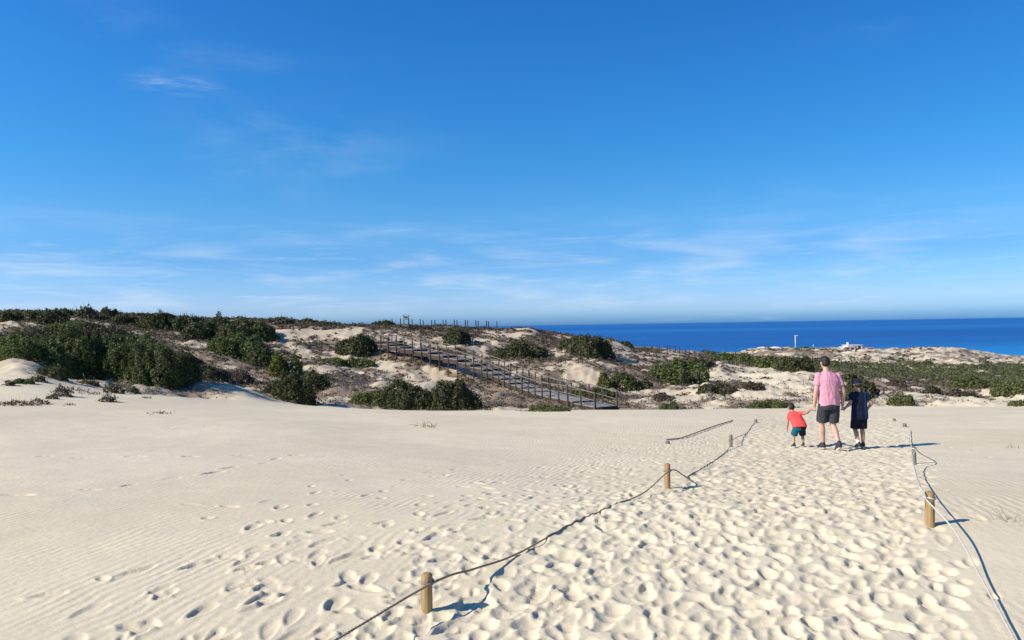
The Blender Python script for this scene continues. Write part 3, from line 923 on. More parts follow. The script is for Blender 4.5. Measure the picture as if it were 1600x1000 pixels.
deck_px = [(948, 640.5, 50.5), (905, 634, 53), (866, 622, 57), (828, 606, 62), (795, 591, 67), (765, 577.5, 71.5), (728, 564, 75), (690, 554, 78), (652, 546.5, 81), (622, 541, 83.5), (596, 536, 86)]
dp = [at(*p) for p in deck_px]
for p in dp:
    p.z = max(p.z, gz(p.x, p.y) + 0.22)
for i in range(1, len(dp) - 1):                     # even out the run of the deck
    dp[i].z = max(dp[i].z, 0.5 * (dp[i - 1].z + dp[i + 1].z) - 0.15)
root = empty('boardwalk', (dp[0].x, dp[0].y, gz(dp[0].x, dp[0].y)))
inv = -Vector(root.location)
dl = [p + inv for p in dp]


class Off:
    """children of the root are laid out in its own space"""
_gz = gz
gz_world = gz
def gz_local(x, y):
    return gz_world(x - inv.x, y - inv.y) + inv.z


total = [0.0]
for a, e in zip(dl, dl[1:]):
    total.append(total[-1] + (e - a).length)


def deck_at(s):
    for i in range(len(dl) - 1):
        if s <= total[i + 1] or i == len(dl) - 2:
            f = (s - total[i]) / (total[i + 1] - total[i])
            return dl[i].lerp(dl[i + 1], f), (dl[i + 1] - dl[i]).normalized()


WID = 1.75
L = total[-1]
plank_bm, riser_bm, beam_bm = bmesh.new(), [], []
flight = 2.35
nf = int(L / flight)
for i in range(nf):
    s0, s1 = i * L / nf, (i + 1) * L / nf
    a, ta = deck_at(s0); e, te = deck_at(s1)
    fl = Vector((e.x - a.x, e.y - a.y, 0)); flen = fl.length; fl.normalize()
    zt = e.z - 0.35 * (e.z - a.z)
    zs = a.z + 0.35 * (e.z - a.z)
    rz = math.atan2(-fl.x, fl.y)
    npl = int(flen / 0.145)
    for q in range(npl):
        c = Vector((a.x, a.y, 0)) + fl * (q + 0.5) * flen / npl
        add_box(plank_bm, (c.x, c.y, zs + (zt - zs) * (q + 0.5) / npl + random.uniform(-.004, .004)), (WID + random.uniform(-.03, .03), 0.13, 0.035), rz)
    bm = bmesh.new()
    add_box(bm, (a.x - fl.x * 0.02, a.y - fl.y * 0.02, zs - 0.13), (WID, 0.035, 0.22), rz)
    link('riser', bm_mesh('riser', bm), DARKWOOD, root)  # dark board stands for the shadow line across each step
    for sd in (-1, 1):
        nrm = Vector((fl.y, -fl.x, 0)) * sd * (WID / 2 - 0.06)
        bm = bmesh.new()
        add_bar(bm, Vector((a.x, a.y, zs - 0.23)) + nrm, Vector((e.x, e.y, zt - 0.23)) + nrm, 0.09, 0.42)  # deep dark beam fills in for the shade under the deck
        link('side_beam', bm_mesh('side_beam', bm), DARKWOOD, root)
o = link('decking', bm_mesh('decking', plank_bm), GREYWOOD, root)
o['kind'] = 'stuff'
gz = gz_local
rail_run(root, dl, WID + 0.1, 1.5, 1.05, 2.8, RAILPOST, GREYPOST, 0.10)
gz = gz_world
tag(root, 'weathered wooden boardwalk with stepped deck and post railings climbing the dune', 'boardwalk')

# viewing platform at its head
pc = at(601, 533, 90)
root = empty('viewing_platform', (pc.x, pc.y, gz(pc.x, pc.y)))
zd = pc.z - root.location.z
bm = bmesh.new()
for q in range(26):
    add_box(bm, (-1.85 + q * 0.148, 0, zd), (0.132, 2.8, 0.035))
o = link('decking', bm_mesh('decking', bm), GREYWOOD, root); o['kind'] = 'stuff'
for yy in (-1.4, 1.4):
    bm = bmesh.new(); add_box(bm, (0, yy, zd - 0.15), (3.9, 0.08, 0.24)); link('side_beam', bm_mesh('side_beam', bm), DARKWOOD, root)
for xx, yy, hh in [(-1.85, -1.35, 1.1), (-0.9, -1.35, 1.1), (0.1, -1.35, 1.1), (1.05, -1.35, 1.1), (-1.85, 1.35, 1.35), (-0.6, 1.35, 1.35), (0.65, 1.35, 1.35), (1.85, 1.35, 1.35), (-1.85, 0, 1.1)]:
    bm = bmesh.new(); add_box(bm, (xx, yy, zd + hh / 2 - 0.55), (0.11, 0.11, hh + 1.1)); link('post', bm_mesh('post', bm), GREYPOST, root)
for a, e in [((-1.9, -1.35, 1.08), (1.1, -1.35, 1.08)), ((-1.9, 1.35, 1.3), (1.9, 1.35, 1.3)), ((-1.85, -1.35, 1.05), (-1.85, 1.35, 1.05)), ((-1.9, -1.35, 0.5), (1.1, -1.35, 0.5)), ((-1.9, 1.35, 0.65), (1.9, 1.35, 0.65))]:
    bm = bmesh.new(); add_bar(bm, Vector(a) + Vector((0, 0, zd)), Vector(e) + Vector((0, 0, zd)), 0.07, 0.06); link('handrail', bm_mesh('handrail', bm), GREYPOST, root)
tag(root, 'small railed wooden platform at the upper end of the boardwalk', 'platform')

# walkway that goes on along the ridge: its paired posts stand against the sky
rp = [at(x, y_, Y) for x, y_, Y in [(632, 517, 106), (668, 515.5, 109), (706, 515, 112), (742, 516, 115), (778, 519, 118)]]
for p in rp:
    p.z = gz(p.x, p.y) + 0.30
root = empty('ridge_walkway', (rp[0].x, rp[0].y, gz(rp[0].x, rp[0].y)))
inv = -Vector(root.location)
rl = [p + inv for p in rp]
bm = bmesh.new()
for a, e in zip(rl, rl[1:]):
    n_ = int((e - a).length / 0.15)
    d_ = (e - a)
    for q in range(n_):
        c = a.lerp(e, (q + .5) / n_)
        add_box(bm, c, (1.7, 0.13, 0.035), math.atan2(-d_.x, d_.y))
o = link('decking', bm_mesh('decking', bm), GREYWOOD, root); o['kind'] = 'stuff'
gz = gz_local
rail_run(root, rl, 1.8, 2.05, 1.02, 1.2, DARKWOOD, DARKWOOD, 0.12, rails=0)
gz = gz_world
tag(root, 'wooden walkway along the dune ridge with dark posts against the sky', 'walkway')

# information board
pc = at(635, 519, 107); pc.z = gz(pc.x, pc.y)
root = empty('information_board', pc)
for xx in (-0.32, 0.32):
    bm = bmesh.new(); add_box(bm, (xx, 0, 0.75), (0.1, 0.1, 1.9)); link('post', bm_mesh('post', bm), DARKWOOD, root)
bm = bmesh.new(); add_box(bm, (0, -0.07, 1.3), (0.8, 0.03, 0.55)); link('panel', bm_mesh('panel', bm), GREYWOOD, root)
for s_ in (-1, 1):
    bm = bmesh.new(); add_bar(bm, (0.012 * s_, -0.3, 1.86), (0.62 * s_, -0.3, 1.68), 0.02, 0.04)
    bm.free()
    bm = bmesh.new()
    v_ = [bm.verts.new(c) for c in [(0.004 * s_, -0.28, 1.92), (0.004 * s_, 0.28, 1.92), (0.62 * s_, 0.28, 1.66), (0.62 * s_, -0.28, 1.66)]]
    f_ = bm.faces.new(v_)
    bmesh.ops.solidify(bm, geom=[f_], thickness=0.04)
    link('roof', bm_mesh('roof', bm), DARKWOOD, root)
tag(root, 'small roofed wooden information board on two posts on the ridge', 'sign')

# thin fence far off by the sea
fence_px = [(1042.5, 548.5), (1047, 548.5), (1055, 549), (1062, 549), (1070.5, 549.3), (1077, 549.5), (1085.5, 550)]
f0 = hit(1042, 549.2)
root = empty('dune_fence', f0)
for fx, fy in fence_px:
    p = Vector((uv(fx, fy)[0] * f0.y, f0.y, 0)); p.z = gz(p.x, p.y)
    bm = bmesh.new(); add_box(bm, (0, 0, 0.45), (0.12, 0.12, 1.35 + random.uniform(-.2, .2)))
    o = link('post', bm_mesh('post', bm), DARKWOOD, root); o.location = p - f0
tag(root, 'row of thin dark fence posts on the far dune in front of the sea', 'fence')

# ------------------------------------------------------------------ rope barrier beside the path
def round_post(base, h_, rad, lean, mat, label, group, name='rope_post', chamfer=0.012, band_z=None, worn=False):
    root = empty(name, base)
    bm = bmesh.new()
    n = 20
    prof_ = [(-0.3, rad), (h_ * 0.3, rad), (h_ * 0.7, rad * 0.985), (h_ - chamfer, rad * 0.97), (h_, rad * 0.97 - chamfer)]
    rings = []
    for z_, r_ in prof_:
        rings.append([bm.verts.new((math.cos(2 * math.pi * q / n) * r_ * (1 + 0.03 * math.sin(3 * q + rad * 90)), math.sin(2 * math.pi * q / n) * r_, z_)) for q in range(n)])
    for a, e in zip(rings, rings[1:]):
        for q in range(n):
            bm.faces.new((a[q], a[(q + 1) % n], e[(q + 1) % n], e[q]))
    bm.faces.new(rings[-1])
    me_ = bm_mesh('shaft', bm, True)
    for p_ in me_.polygons:
        if p_.normal.z > 0.3:
            p_.use_smooth = False
    o = link('shaft', me_, mat, root)
    o.rotation_euler = (lean[0], lean[1], 0)
    if band_z:
        bm = bmesh.new()
        add_tube(bm, [(math.cos(t_) * (rad + 0.006), math.sin(t_) * (rad + 0.006), band_z + 0.008 * math.sin(2 * t_)) for t_ in np.linspace(0, 2 * math.pi, 25)], 0.0075, 8, False)
        o2 = link('rope_loop', bm_mesh('rope_loop', bm, True), ROPE_WHITE if worn else ROPE_TAN, root)
    tag(root, label, 'post', group)
    return root


def gpos(px, py):
    p = hit(px, py)
    return Vector((p.x, p.y, gz(p.x, p.y)))


GP = 'round wooden posts of the rope barrier'
pL1 = Vector((uv(667, 950)[0] * 4.36, 4.36, 0)); pL1.z = gz(pL1.x, pL1.y)
pL2 = gpos(1043, 763); pL3 = gpos(1142, 698); pL4 = gpos(1181, 660)
pR1 = gpos(1453, 821); pR2 = gpos(1429, 725); pR3 = gpos(1413.5, 667); pR4 = gpos(1397, 658)
H = lambda p, px: px * p.y / F
round_post(pL1, H(pL1, 57), H(pL1, 8.8), (0.0, 0.015), WOOD, 'nearest short round wooden post of the left rope', GP, band_z=H(pL1, 43))
round_post(pL2, H(pL2, 39), H(pL2, 4.6), (0.0, 0.01), WOOD, 'second wooden post of the left rope halfway up the path', GP, band_z=H(pL2, 28))
round_post(pL3, H(pL3, 19), H(pL3, 2.6), (0.0, 0.02), GREYPOST, 'third weathered post of the left rope behind the second', GP, band_z=H(pL3, 10))
round_post(pL4, H(pL4, 5), 0.045, (0, 0), GREYPOST, 'almost buried post stub at the far end of the left rope', GP)
round_post(pR1, H(pR1, 53), H(pR1, 7), (0.0, 0.01), WOOD, 'near wooden post of the right rope with white rope around its head', GP, band_z=H(pR1, 43), worn=True)
round_post(pR2, H(pR2, 28), H(pR2, 3.0), (0.0, -0.03), GREYPOST, 'pale second post of the right rope crossed by the long shadow', GP, band_z=H(pR2, 24), worn=True)
round_post(pR3, H(pR3, 5.5), 0.05, (0, 0), GREYPOST, 'small buried post stub beyond the right rope, nearer of two', GP)
round_post(pR4, H(pR4, 4.5), 0.045, (0, 0), GREYPOST, 'small buried post stub farthest up the right side of the path', GP)
pB = gpos(1043, 693)
round_post(pB, H(pB, 4), 0.05, (0.1, 0.1), GREYPOST, 'low stub at the lower end of the half buried old rope', GP)


def catmull(pts, n=10):
    out = []
    for i in range(len(pts) - 1):
        p0, p1, p2, p3 = pts[max(i - 1, 0)], pts[i], pts[i + 1], pts[min(i + 2, len(pts) - 1)]
        for q in range(n):
            t_ = q / n
            out.append(0.5 * ((2 * p1) + (-p0 + p2) * t_ + (2 * p0 - 5 * p1 + 4 * p2 - p3) * t_ * t_ + (-p0 + 3 * p1 - 3 * p2 + p3) * t_ ** 3))
    out.append(pts[-1])
    return out


def rope(name, pts, rad, mat, label, n=12):
    """pts: (x, y, height above the sand)"""
    ctl = [Vector((x_, y_, h_)) for x_, y_, h_ in pts]
    line = []
    for q in catmull(ctl, n):
        g_ = gz(q.x, q.y)
        line.append(Vector((q.x, q.y, max(q.z, g_ + rad * 0.7))))
    bm = bmesh.new()
    # three strands wound round each other
    for s_ in range(3):
        sp_, acc = [], 0.0
        for i, q in enumerate(line):
            if i:
                acc += (q - line[i - 1]).length
            t_ = (line[min(i + 1, len(line) - 1)] - line[max(i - 1, 0)]).normalized()
            a = t_.cross(Vector((0, 0, 1))).normalized(); c = a.cross(t_)
            th = acc / (rad * 9) * 2 * math.pi + s_ * 2.0944
            sp_.append(q + (a * math.cos(th) + c * math.sin(th)) * rad * 0.46)
        add_tube(bm, sp_, rad * 0.62, 6)
    o = link(name, bm_mesh(name, bm, True), mat)
    return tag(o, label, 'rope', 'ropes beside the sandy path')


def g3(p, dz):
    return (p[0], p[1], gz(p[0], p[1]) + dz)


rL = 0.0075
off = lambda p, r_: (p.x + r_, p.y)
e1 = (pL1.x + H(pL1, 9.5), pL1.y - 0.01)
rope('rope', [g3((-2.05, 1.55), 0.15), g3((-1.5, 2.5), 0.10), g3((-0.98, 3.45), 0.11), g3(e1, H(pL1, 42)), g3((-0.26, 4.85), 0.075), g3((0.0, 5.34), 0.01), g3((0.42, 6.15), 0.0), g3((0.875, 7.0), 0.0),
              g3((1.3, 7.75), 0.07), g3((pL2.x + H(pL2, 5), pL2.y - 0.01), H(pL2, 28)), g3((1.98, 9.05), 0.07), g3((2.17, 9.6), 0.0), g3((2.75, 11.1), 0.0), g3((3.5, 13.1), 0.0), g3((pL3.x - 0.25, pL3.y - 0.7), 0.02),
              g3((pL3.x + 0.04, pL3.y), 0.13), g3((pL3.x + 0.45, pL3.y + 1.2), 0.09), g3((5.75, 19.0), 0.01), g3((6.7, 21.6), 0.0), g3((pL4.x, pL4.y), 0.05)], rL, ROPE_TAN,
     'tan rope slung along the left side of the path from post to post', 40)
rope('rope', [g3((2.0, 2.9), 0.05), g3((2.35, 3.6), 0.035), g3((2.75, 4.55), 0.06), g3((3.05, 5.35), 0.13), g3((pR1.x - H(pR1, 8), pR1.y - 0.005), H(pR1, 44)), g3((pR1.x + 0.45, pR1.y + 1.0), 0.145), g3((pR1.x + 1.25, pR1.y + 2.6), 0.10), g3((pR1.x + 2.0, pR1.y + 4.1), 0.15),
              g3((pR2.x + 0.03, pR2.y - 0.01), H(pR2, 26)), g3((pR2.x + 1.2, pR2.y + 2.4), 0.11), g3((pR2.x + 2.6, pR2.y + 5.2), 0.05), g3((9.7, 18.8), 0.015), g3((10.3, 20.2), -0.03)], 0.0066, ROPE_WHITE,
     'white rope along the right side of the path', 44)
rope('rope_end', [g3((pR1.x - H(pR1, 8), pR1.y - 0.03), H(pR1, 44)), (pR1.x - H(pR1, 12), pR1.y - 0.03, pR1.z + H(pR1, 52)), (pR1.x - H(pR1, 15), pR1.y, pR1.z + H(pR1, 60))], 0.0062, ROPE_WHITE,
     'frayed white rope end sticking out at the head of the near right post', 8)
b1, b2, b3 = gpos(1041, 689), gpos(1085, 679), gpos(1145, 658)
rope('rope', [g3(b1, 0.03), g3((b1.x + .4, b1.y + .5), 0.02), g3(((b1.x + b2.x) / 2 + .1, (b1.y + b2.y) / 2), 0.035), g3(b2, 0.03), g3(((b2.x + b3.x) / 2, (b2.y + b3.y) / 2), 0.035), g3(b3, 0.02)], 0.016, ROPE_SANDY,
     'old half buried rope lying on the sand left of the path near the people', 24)

# ------------------------------------------------------------------ far things by the sea
WHITE = plain('white_render', (0.66, 0.63, 0.59), 0.7)
PINK = plain('pale_pink_render', (0.62, 0.46, 0.40), 0.7)
TILE = plain('roof_tile', (0.42, 0.20, 0.13), 0.8)
DARK = plain('dark_opening', (0.03, 0.035, 0.04), 0.3, 0.5)
METAL = plain('pale_metal', (0.62, 0.66, 0.70), 0.45)


def crest(px, ylo=250, yhi=470):
    """distance at which the far dunes stand highest in a direction"""
    j = int(np.searchsorted(us, uv(px, 548)[0]))
    i_a, i_b = np.searchsorted(ys, (ylo, yhi))
    return float(ys[i_a + int(np.argmax(ANG[i_a:i_b, j]))])


def building(px, py, Y, wpx, hpx, dep, wall, roofm, label, flat=True, chimney=False, windows=3, group=None):
    Y = crest(px) + (Y - 404)
    p = Vector((uv(px, py)[0] * Y, Y, 0))
    s_ = Y / F
    w_, h_ = wpx * s_, hpx * s_
    z0 = min(gz(p.x - w_ / 2, Y), gz(p.x + w_ / 2, Y), gz(p.x, Y + dep / 2))
    top_ = EYE + uv(px, py - hpx)[1] * Y
    root = empty('beach_house', (p.x, Y, z0))
    H_ = max(top_ - z0, h_)
    bm = bmesh.new(); add_box(bm, (0, 0, H_ / 2 - 0.5), (w_, dep, H_ + 1.0)); link('wall', bm_mesh('wall', bm), wall, root)
    if flat:
        bm = bmesh.new(); add_box(bm, (0, 0, H_ + 0.12), (w_ + 0.8, dep + 0.8, 0.24)); rf = link('roof', bm_mesh('roof', bm), roofm, root)
    else:
        bm = bmesh.new()
        a = [bm.verts.new(c) for c in [(-w_ / 2 - .5, -dep / 2 - .5, H_), (w_ / 2 + .5, -dep / 2 - .5, H_), (w_ / 2 + .5, dep / 2 + .5, H_), (-w_ / 2 - .5, dep / 2 + .5, H_)]]
        t0_, t1_ = bm.verts.new((-w_ / 2 + 1.0, 0, H_ + 0.7)), bm.verts.new((w_ / 2 - 1.0, 0, H_ + 0.7))
        for f_ in ((a[0], a[1], t1_, t0_), (a[2], a[3], t0_, t1_), (a[1], a[2], t1_), (a[3], a[0], t0_), (a[3], a[2], a[1], a[0])):
            bm.faces.new(f_)
        rf = link('roof', bm_mesh('roof', bm), roofm, root)
    if chimney:
        bm = bmesh.new(); add_box(bm, (-w_ * 0.32, 0, H_ + 0.9), (0.9, 0.9, 1.9)); link('chimney', bm_mesh('chimney', bm), wall, rf)
    for q in range(windows):
        xx = -w_ / 2 + (q + 0.7) * w_ / (windows + 0.4)
        bm = bmesh.new(); add_box(bm, (xx, -dep / 2 - 0.02, H_ - min(1.6, H_ * .5)), (min(1.6, w_ / windows * .55), 0.1, min(1.5, H_ * .55))); wn = link('window', bm_mesh('window', bm), DARK, root)
        bm = bmesh.new(); add_box(bm, (xx, -dep / 2 - 0.1, H_ - min(1.6, H_ * .5) - min(1.5, H_ * .55) / 2 - 0.08), (min(1.9, w_ / windows * .65), 0.24, 0.12)); link('sill', bm_mesh('sill', bm), WHITE, wn)
    tag(root, label, 'house', group or 'low houses by the beach')
    return root


building(1332, 548, 405, 23, 6.5, 7, WHITE, WHITE, 'pale two level beach house with chimney and white flat roof', True, True, 3)
building(1325, 549.5, 400, 17, 5.0, 6, PINK, WHITE, 'low pinkish front block before the house with the chimney', True, False, 2)
building(1353, 549, 405, 19, 4.2, 6, WHITE, TILE, 'low white annex to the right of the house with the chimney', True, False, 3)
building(1191, 546.5, 400, 11, 1.6, 6, WHITE, WHITE, 'left of two white roofed beach huts by the sea', False, False, 2)
building(1211, 546, 402, 10, 1.8, 6, WHITE, WHITE, 'right of two white roofed beach huts by the sea', False, False, 2)


def mast(px, pyt, pyb, Y, rad, label, head=True):
    Y = crest(px)
    p = Vector((uv(px, pyb)[0] * Y, Y, 0)); p.z = gz(p.x, p.y)
    root = empty('lamp_mast', p)
    H_ = EYE + uv(px, pyt)[1] * Y - p.z
    bm = bmesh.new(); add_tube(bm, [(0, 0, -0.5), (0, 0, H_ * 0.5), (0, 0, H_)], [rad, rad * 0.85, rad * 0.6], 10)
    link('pole', bm_mesh('pole', bm, True), METAL, root)
    if head:
        bm = bmesh.new(); add_box(bm, (0.45, 0, H_ - 0.15), (1.7, 0.5, 0.35), 0, 0.06); link('lamp_head', bm_mesh('lamp_head', bm), METAL, root)
        bm = bmesh.new(); add_box(bm, (0, 0, H_ - 0.9), (0.5, 0.4, 0.9), 0, 0.05); link('fixing_box', bm_mesh('fixing_box', bm), METAL, root)
    tag(root, label, 'mast', 'masts by the beach')


mast(1243, 524, 546, 400, 0.26, 'tall pale lamp mast standing against the sea left of the man')
mast(1271, 538, 547, 400, 0.14, 'thin short pole against the sea right of the tall mast', False)

# ------------------------------------------------------------------ people
def capsule(bm, a, b_, ra, rb, seg=14):
    a, b_ = Vector(a), Vector(b_)
    d_ = (b_ - a); L_ = d_.length
    q = d_.to_track_quat('Z', 'Y')
    rings = []
    for k_ in range(5):
        t_ = -math.pi / 2 + (k_ + 0.35) / 5 * math.pi / 2
        rings.append((math.sin(t_) * ra, math.cos(t_) * ra))
    for k_ in range(6):
        rings.append((L_ * k_ / 5, ra + (rb - ra) * k_ / 5))
    for k_ in range(5):
        t_ = (k_ + 0.65) / 5 * math.pi / 2
        rings.append((L_ + math.sin(t_) * rb, math.cos(t_) * rb))
    vs = [[bm.verts.new(a + q @ Vector((math.cos(2 * math.pi * i / seg) * r_, math.sin(2 * math.pi * i / seg) * r_, z_))) for i in range(seg)] for z_, r_ in rings]
    for r0, r1 in zip(vs, vs[1:]):
        for i in range(seg):
            bm.faces.new((r0[i], r0[(i + 1) % seg], r1[(i + 1) % seg], r1[i]))
    bm.faces.new(vs[0][::-1]); bm.faces.new(vs[-1])


def ellipsoid(bm, c, rad, rot=(0, 0, 0)):
    bmesh.ops.create_uvsphere(bm, u_segments=20, v_segments=14, radius=1.0, matrix=Matrix.Translation(c) @ Euler(rot).to_matrix().to_4x4() @ Matrix.Diagonal((*rad, 1)))


def loft(bm, rings, seg=24):
    """closed body through (centre, rx, ry, tilt about x) rings"""
    vs = []
    for c, rx, ry, *tl in rings:
        M = Matrix.Rotation(tl[0] if tl else 0.0, 3, 'X')
        vs.append([bm.verts.new(Vector(c) + M @ Vector((math.copysign(abs(math.cos(2 * math.pi * i / seg)) ** 0.85, math.cos(2 * math.pi * i / seg)) * rx, math.copysign(abs(math.sin(2 * math.pi * i / seg)) ** 0.85, math.sin(2 * math.pi * i / seg)) * ry, 0))) for i in range(seg)])
    for r0, r1 in zip(vs, vs[1:]):
        for i in range(seg):
            bm.faces.new((r0[i], r0[(i + 1) % seg], r1[(i + 1) % seg], r1[i]))
    bm.faces.new(vs[0][::-1]); bm.faces.new(vs[-1])


def sleeve(bm, a, b_, ra, rb, seg=18):
    """tube with flat ends, for sleeves and trouser legs"""
    add_tube(bm, [Vector(a).lerp(Vector(b_), f_) for f_ in (0, .25, .5, .75, 1)], [ra + (rb - ra) * f_ for f_ in (0, .25, .5, .75, 1)], seg)


def fuse(name, bm, voxel, mat, parent, smooth=4, wrinkle=0.0, wscale=9.0, wdir=None):
    """weld overlapping shapes into one continuous skin"""
    tmp = bpy.data.objects.new('tmp', bm_mesh('tmp', bm)); col.objects.link(tmp)
    md = tmp.modifiers.new('r', 'REMESH'); md.mode = 'VOXEL'; md.voxel_size = voxel
    if smooth:
        ms = tmp.modifiers.new('s', 'SMOOTH'); ms.factor = 0.5; ms.iterations = smooth
    dg = bpy.context.evaluated_depsgraph_get(); dg.update()
    me = bpy.data.meshes.new_from_object(tmp.evaluated_get(dg))
    om = tmp.data
    bpy.data.objects.remove(tmp); bpy.data.meshes.remove(om)
    me.name = name
    me.materials.clear()
    if wrinkle:
        n_ = len(me.vertices)
        co = np.empty(n_ * 3, np.float32); me.vertices.foreach_get('co', co); co = co.reshape(-1, 3)
        no = np.array([v_.normal[:] for v_ in me.vertices], dtype=np.float32)
        wv = np.array([mnoise.fractal(Vector((c[0] * wscale * 1.3, c[1] * wscale, c[2] * wscale * 0.55)) + Vector((0, 0, c[0] * wscale * 0.5)), 0.8, 2.1, 3) for c in co], dtype=np.float32)
        co += no * (wv * wrinkle)[:, None]
        me.vertices.foreach_set('co', co.ravel()); me.update()
    for p_ in me.polygons:
        p_.use_smooth = True
    return link(name, me, mat, parent)


def skin_mat(name, c):
    m, b = new_mat(name)
    geo = b.n('ShaderNodeTexCoord')
    n = b.noise(geo.outputs['Object'], 14.0, 4, 0.6)
    cc = b.mix(b.mapr(n, 0.3, 0.7), tuple(x * 0.86 for x in c), c)
    return finish(m, b, cc, 0.55, 0.3, extra={'Subsurface Weight': 0.12, 'Subsurface Scale': 0.01})


def cloth_mat(name, c, c2=None, split=None, scale=220.0):
    m, b = new_mat(name)
    geo = b.n('ShaderNodeTexCoord'); P_ = geo.outputs['Object']
    n = b.noise(P_, 7.0, 4, 0.6)
    cc = b.mix(n, tuple(x * 0.85 for x in c), tuple(x * 1.12 for x in c))
    if c2:
        sp_ = b.n('ShaderNodeSeparateXYZ'); b.set(sp_.inputs[0], P_)
        f_ = b.mapr(b.math('ADD', sp_.outputs['X'], b.math('MULTIPLY', sp_.outputs['Z'], split[2])), split[0], split[1])
        if len(split) > 3:
            f_ = b.math('MULTIPLY', f_, b.mapr(sp_.outputs['X'], split[4], split[3]))
        cc = b.mix(f_, cc, c2)
    wv_ = b.noise(P_, scale, 2, 0.5)
    fold = b.noise(b.mapping(P_, scale=(1.4, 1.4, 0.6)), 11.0, 3, 0.55, 0.6)
    return finish(m, b, cc, 0.85, 0.12, b.math('ADD', b.math('MULTIPLY', wv_, 0.0006), b.math('MULTIPLY', fold, 0.024)), 1.0, 0.9)


SKIN = skin_mat('skin_light', (0.52, 0.32, 0.235))
SKIN2 = skin_mat('skin_tanned', (0.44, 0.255, 0.175))
HAIR = plain('dark_hair', (0.022, 0.016, 0.012), 0.6, 0.3, 0.4, 60)
CL_PINK = cloth_mat('pink_cotton', (0.62, 0.285, 0.35))
CL_GREY = cloth_mat('charcoal_cotton', (0.042, 0.044, 0.05))
CL_CORAL = cloth_mat('coral_cotton', (0.78, 0.085, 0.075))
CL_TEAL = cloth_mat('teal_cotton', (0.016, 0.022, 0.035), (0.012, 0.105, 0.145), (0.03, 0.015, 0.0))
CL_NAVY = cloth_mat('navy_cotton', (0.010, 0.014, 0.034), (0.018, 0.055, 0.14), (0.05, 0.07, 0.0, 0.10, 0.125))
CL_BLACK = cloth_mat('navy_black_cotton', (0.009, 0.011, 0.022))
SHOE = plain('dark_shoe', (0.03, 0.03, 0.034), 0.7)
SOLE = plain('pale_sole', (0.5, 0.48, 0.45), 0.7)
SOCK = plain('white_sock', (0.72, 0.68, 0.68), 0.9)


def hand(bm, wrist, tip_dir, palm_n, size, thumb_side, curl=0.5):
    """palm, four bent fingers of different lengths and a thumb; joined into the body"""
    w_ = Vector(wrist); t_ = Vector(tip_dir).normalized()
    n_ = (Vector(palm_n) - t_ * Vector(palm_n).dot(t_)).normalized()
    s_ = t_.cross(n_) * thumb_side
    k = size
    for f_ in (-0.30, -0.1, 0.1, 0.30):
        capsule(bm, w_ + s_ * f_ * 0.5 * k, w_ + t_ * 0.5 * k + s_ * f_ * k * 0.75, 0.11 * k, 0.095 * k, 10)
    for f_, ln in ((0.32, 0.40), (0.11, 0.46), (-0.11, 0.43), (-0.32, 0.34)):
        a = w_ + t_ * 0.5 * k + s_ * f_ * k * 0.78
        d1 = (t_ * math.cos(curl) + n_ * math.sin(curl)); d2 = (t_ * math.cos(2.3 * curl) + n_ * math.sin(2.3 * curl)); d3 = (t_ * math.cos(3.3 * curl) + n_ * math.sin(3.3 * curl))
        b1_ = a + d1 * ln * 0.45 * k; b2_ = b1_ + d2 * ln * 0.33 * k; b3_ = b2_ + d3 * ln * 0.24 * k
        capsule(bm, a, b1_, 0.082 * k, 0.076 * k, 8); capsule(bm, b1_, b2_, 0.076 * k, 0.07 * k, 8); capsule(bm, b2_, b3_, 0.07 * k, 0.058 * k, 8)
    a = w_ + t_ * 0.14 * k + s_ * 0.28 * k
    b1_ = a + (t_ * 0.7 + s_ * 0.55 + n_ * 0.3).normalized() * 0.30 * k
    b2_ = b1_ + (t_ * 0.85 + s_ * 0.05 + n_ * 0.5).normalized() * 0.24 * k
    capsule(bm, a, b1_, 0.10 * k, 0.085 * k, 8); capsule(bm, b1_, b2_, 0.085 * k, 0.065 * k, 8)


def head(bm, c, h_, fwd=(0, 1, 0), up=(0, 0, 1)):
    """skull, jaw, nose, brow, lips, ears: h_ is the height of the head"""
    f = Vector(fwd).normalized(); u_ = (Vector(up) - f * Vector(up).dot(f)).normalized(); s_ = f.cross(u_)
    M = Matrix((s_, f, u_)).transposed()
    c = Vector(c)
    def el(off, rad):
        bmesh.ops.create_uvsphere(bm, u_segments=18, v_segments=12, radius=1.0, matrix=Matrix.Translation(c + M @ (Vector(off) * h_)) @ M.to_4x4() @ Matrix.Diagonal((rad[0] * h_, rad[1] * h_, rad[2] * h_, 1)))
    el((0, -0.03, 0.10), (0.335, 0.40, 0.39))
    el((0, 0.06, -0.15), (0.275, 0.30, 0.32))
    el((0, 0.20, -0.34), (0.16, 0.15, 0.13))
    el((0, 0.37, -0.06), (0.06, 0.075, 0.11)); el((0, 0.41, -0.11), (0.06, 0.06, 0.045))
    el((0.12, 0.33, 0.0), (0.07, 0.05, 0.045)); el((-0.12, 0.33, 0.0), (0.07, 0.05, 0.045))
    el((0, 0.35, -0.25), (0.11, 0.04, 0.025)); el((0, 0.345, -0.285), (0.10, 0.045, 0.025))
    for q in (-1, 1):
        el((0.335 * q, -0.02, -0.03), (0.04, 0.085, 0.13))
    return M, c


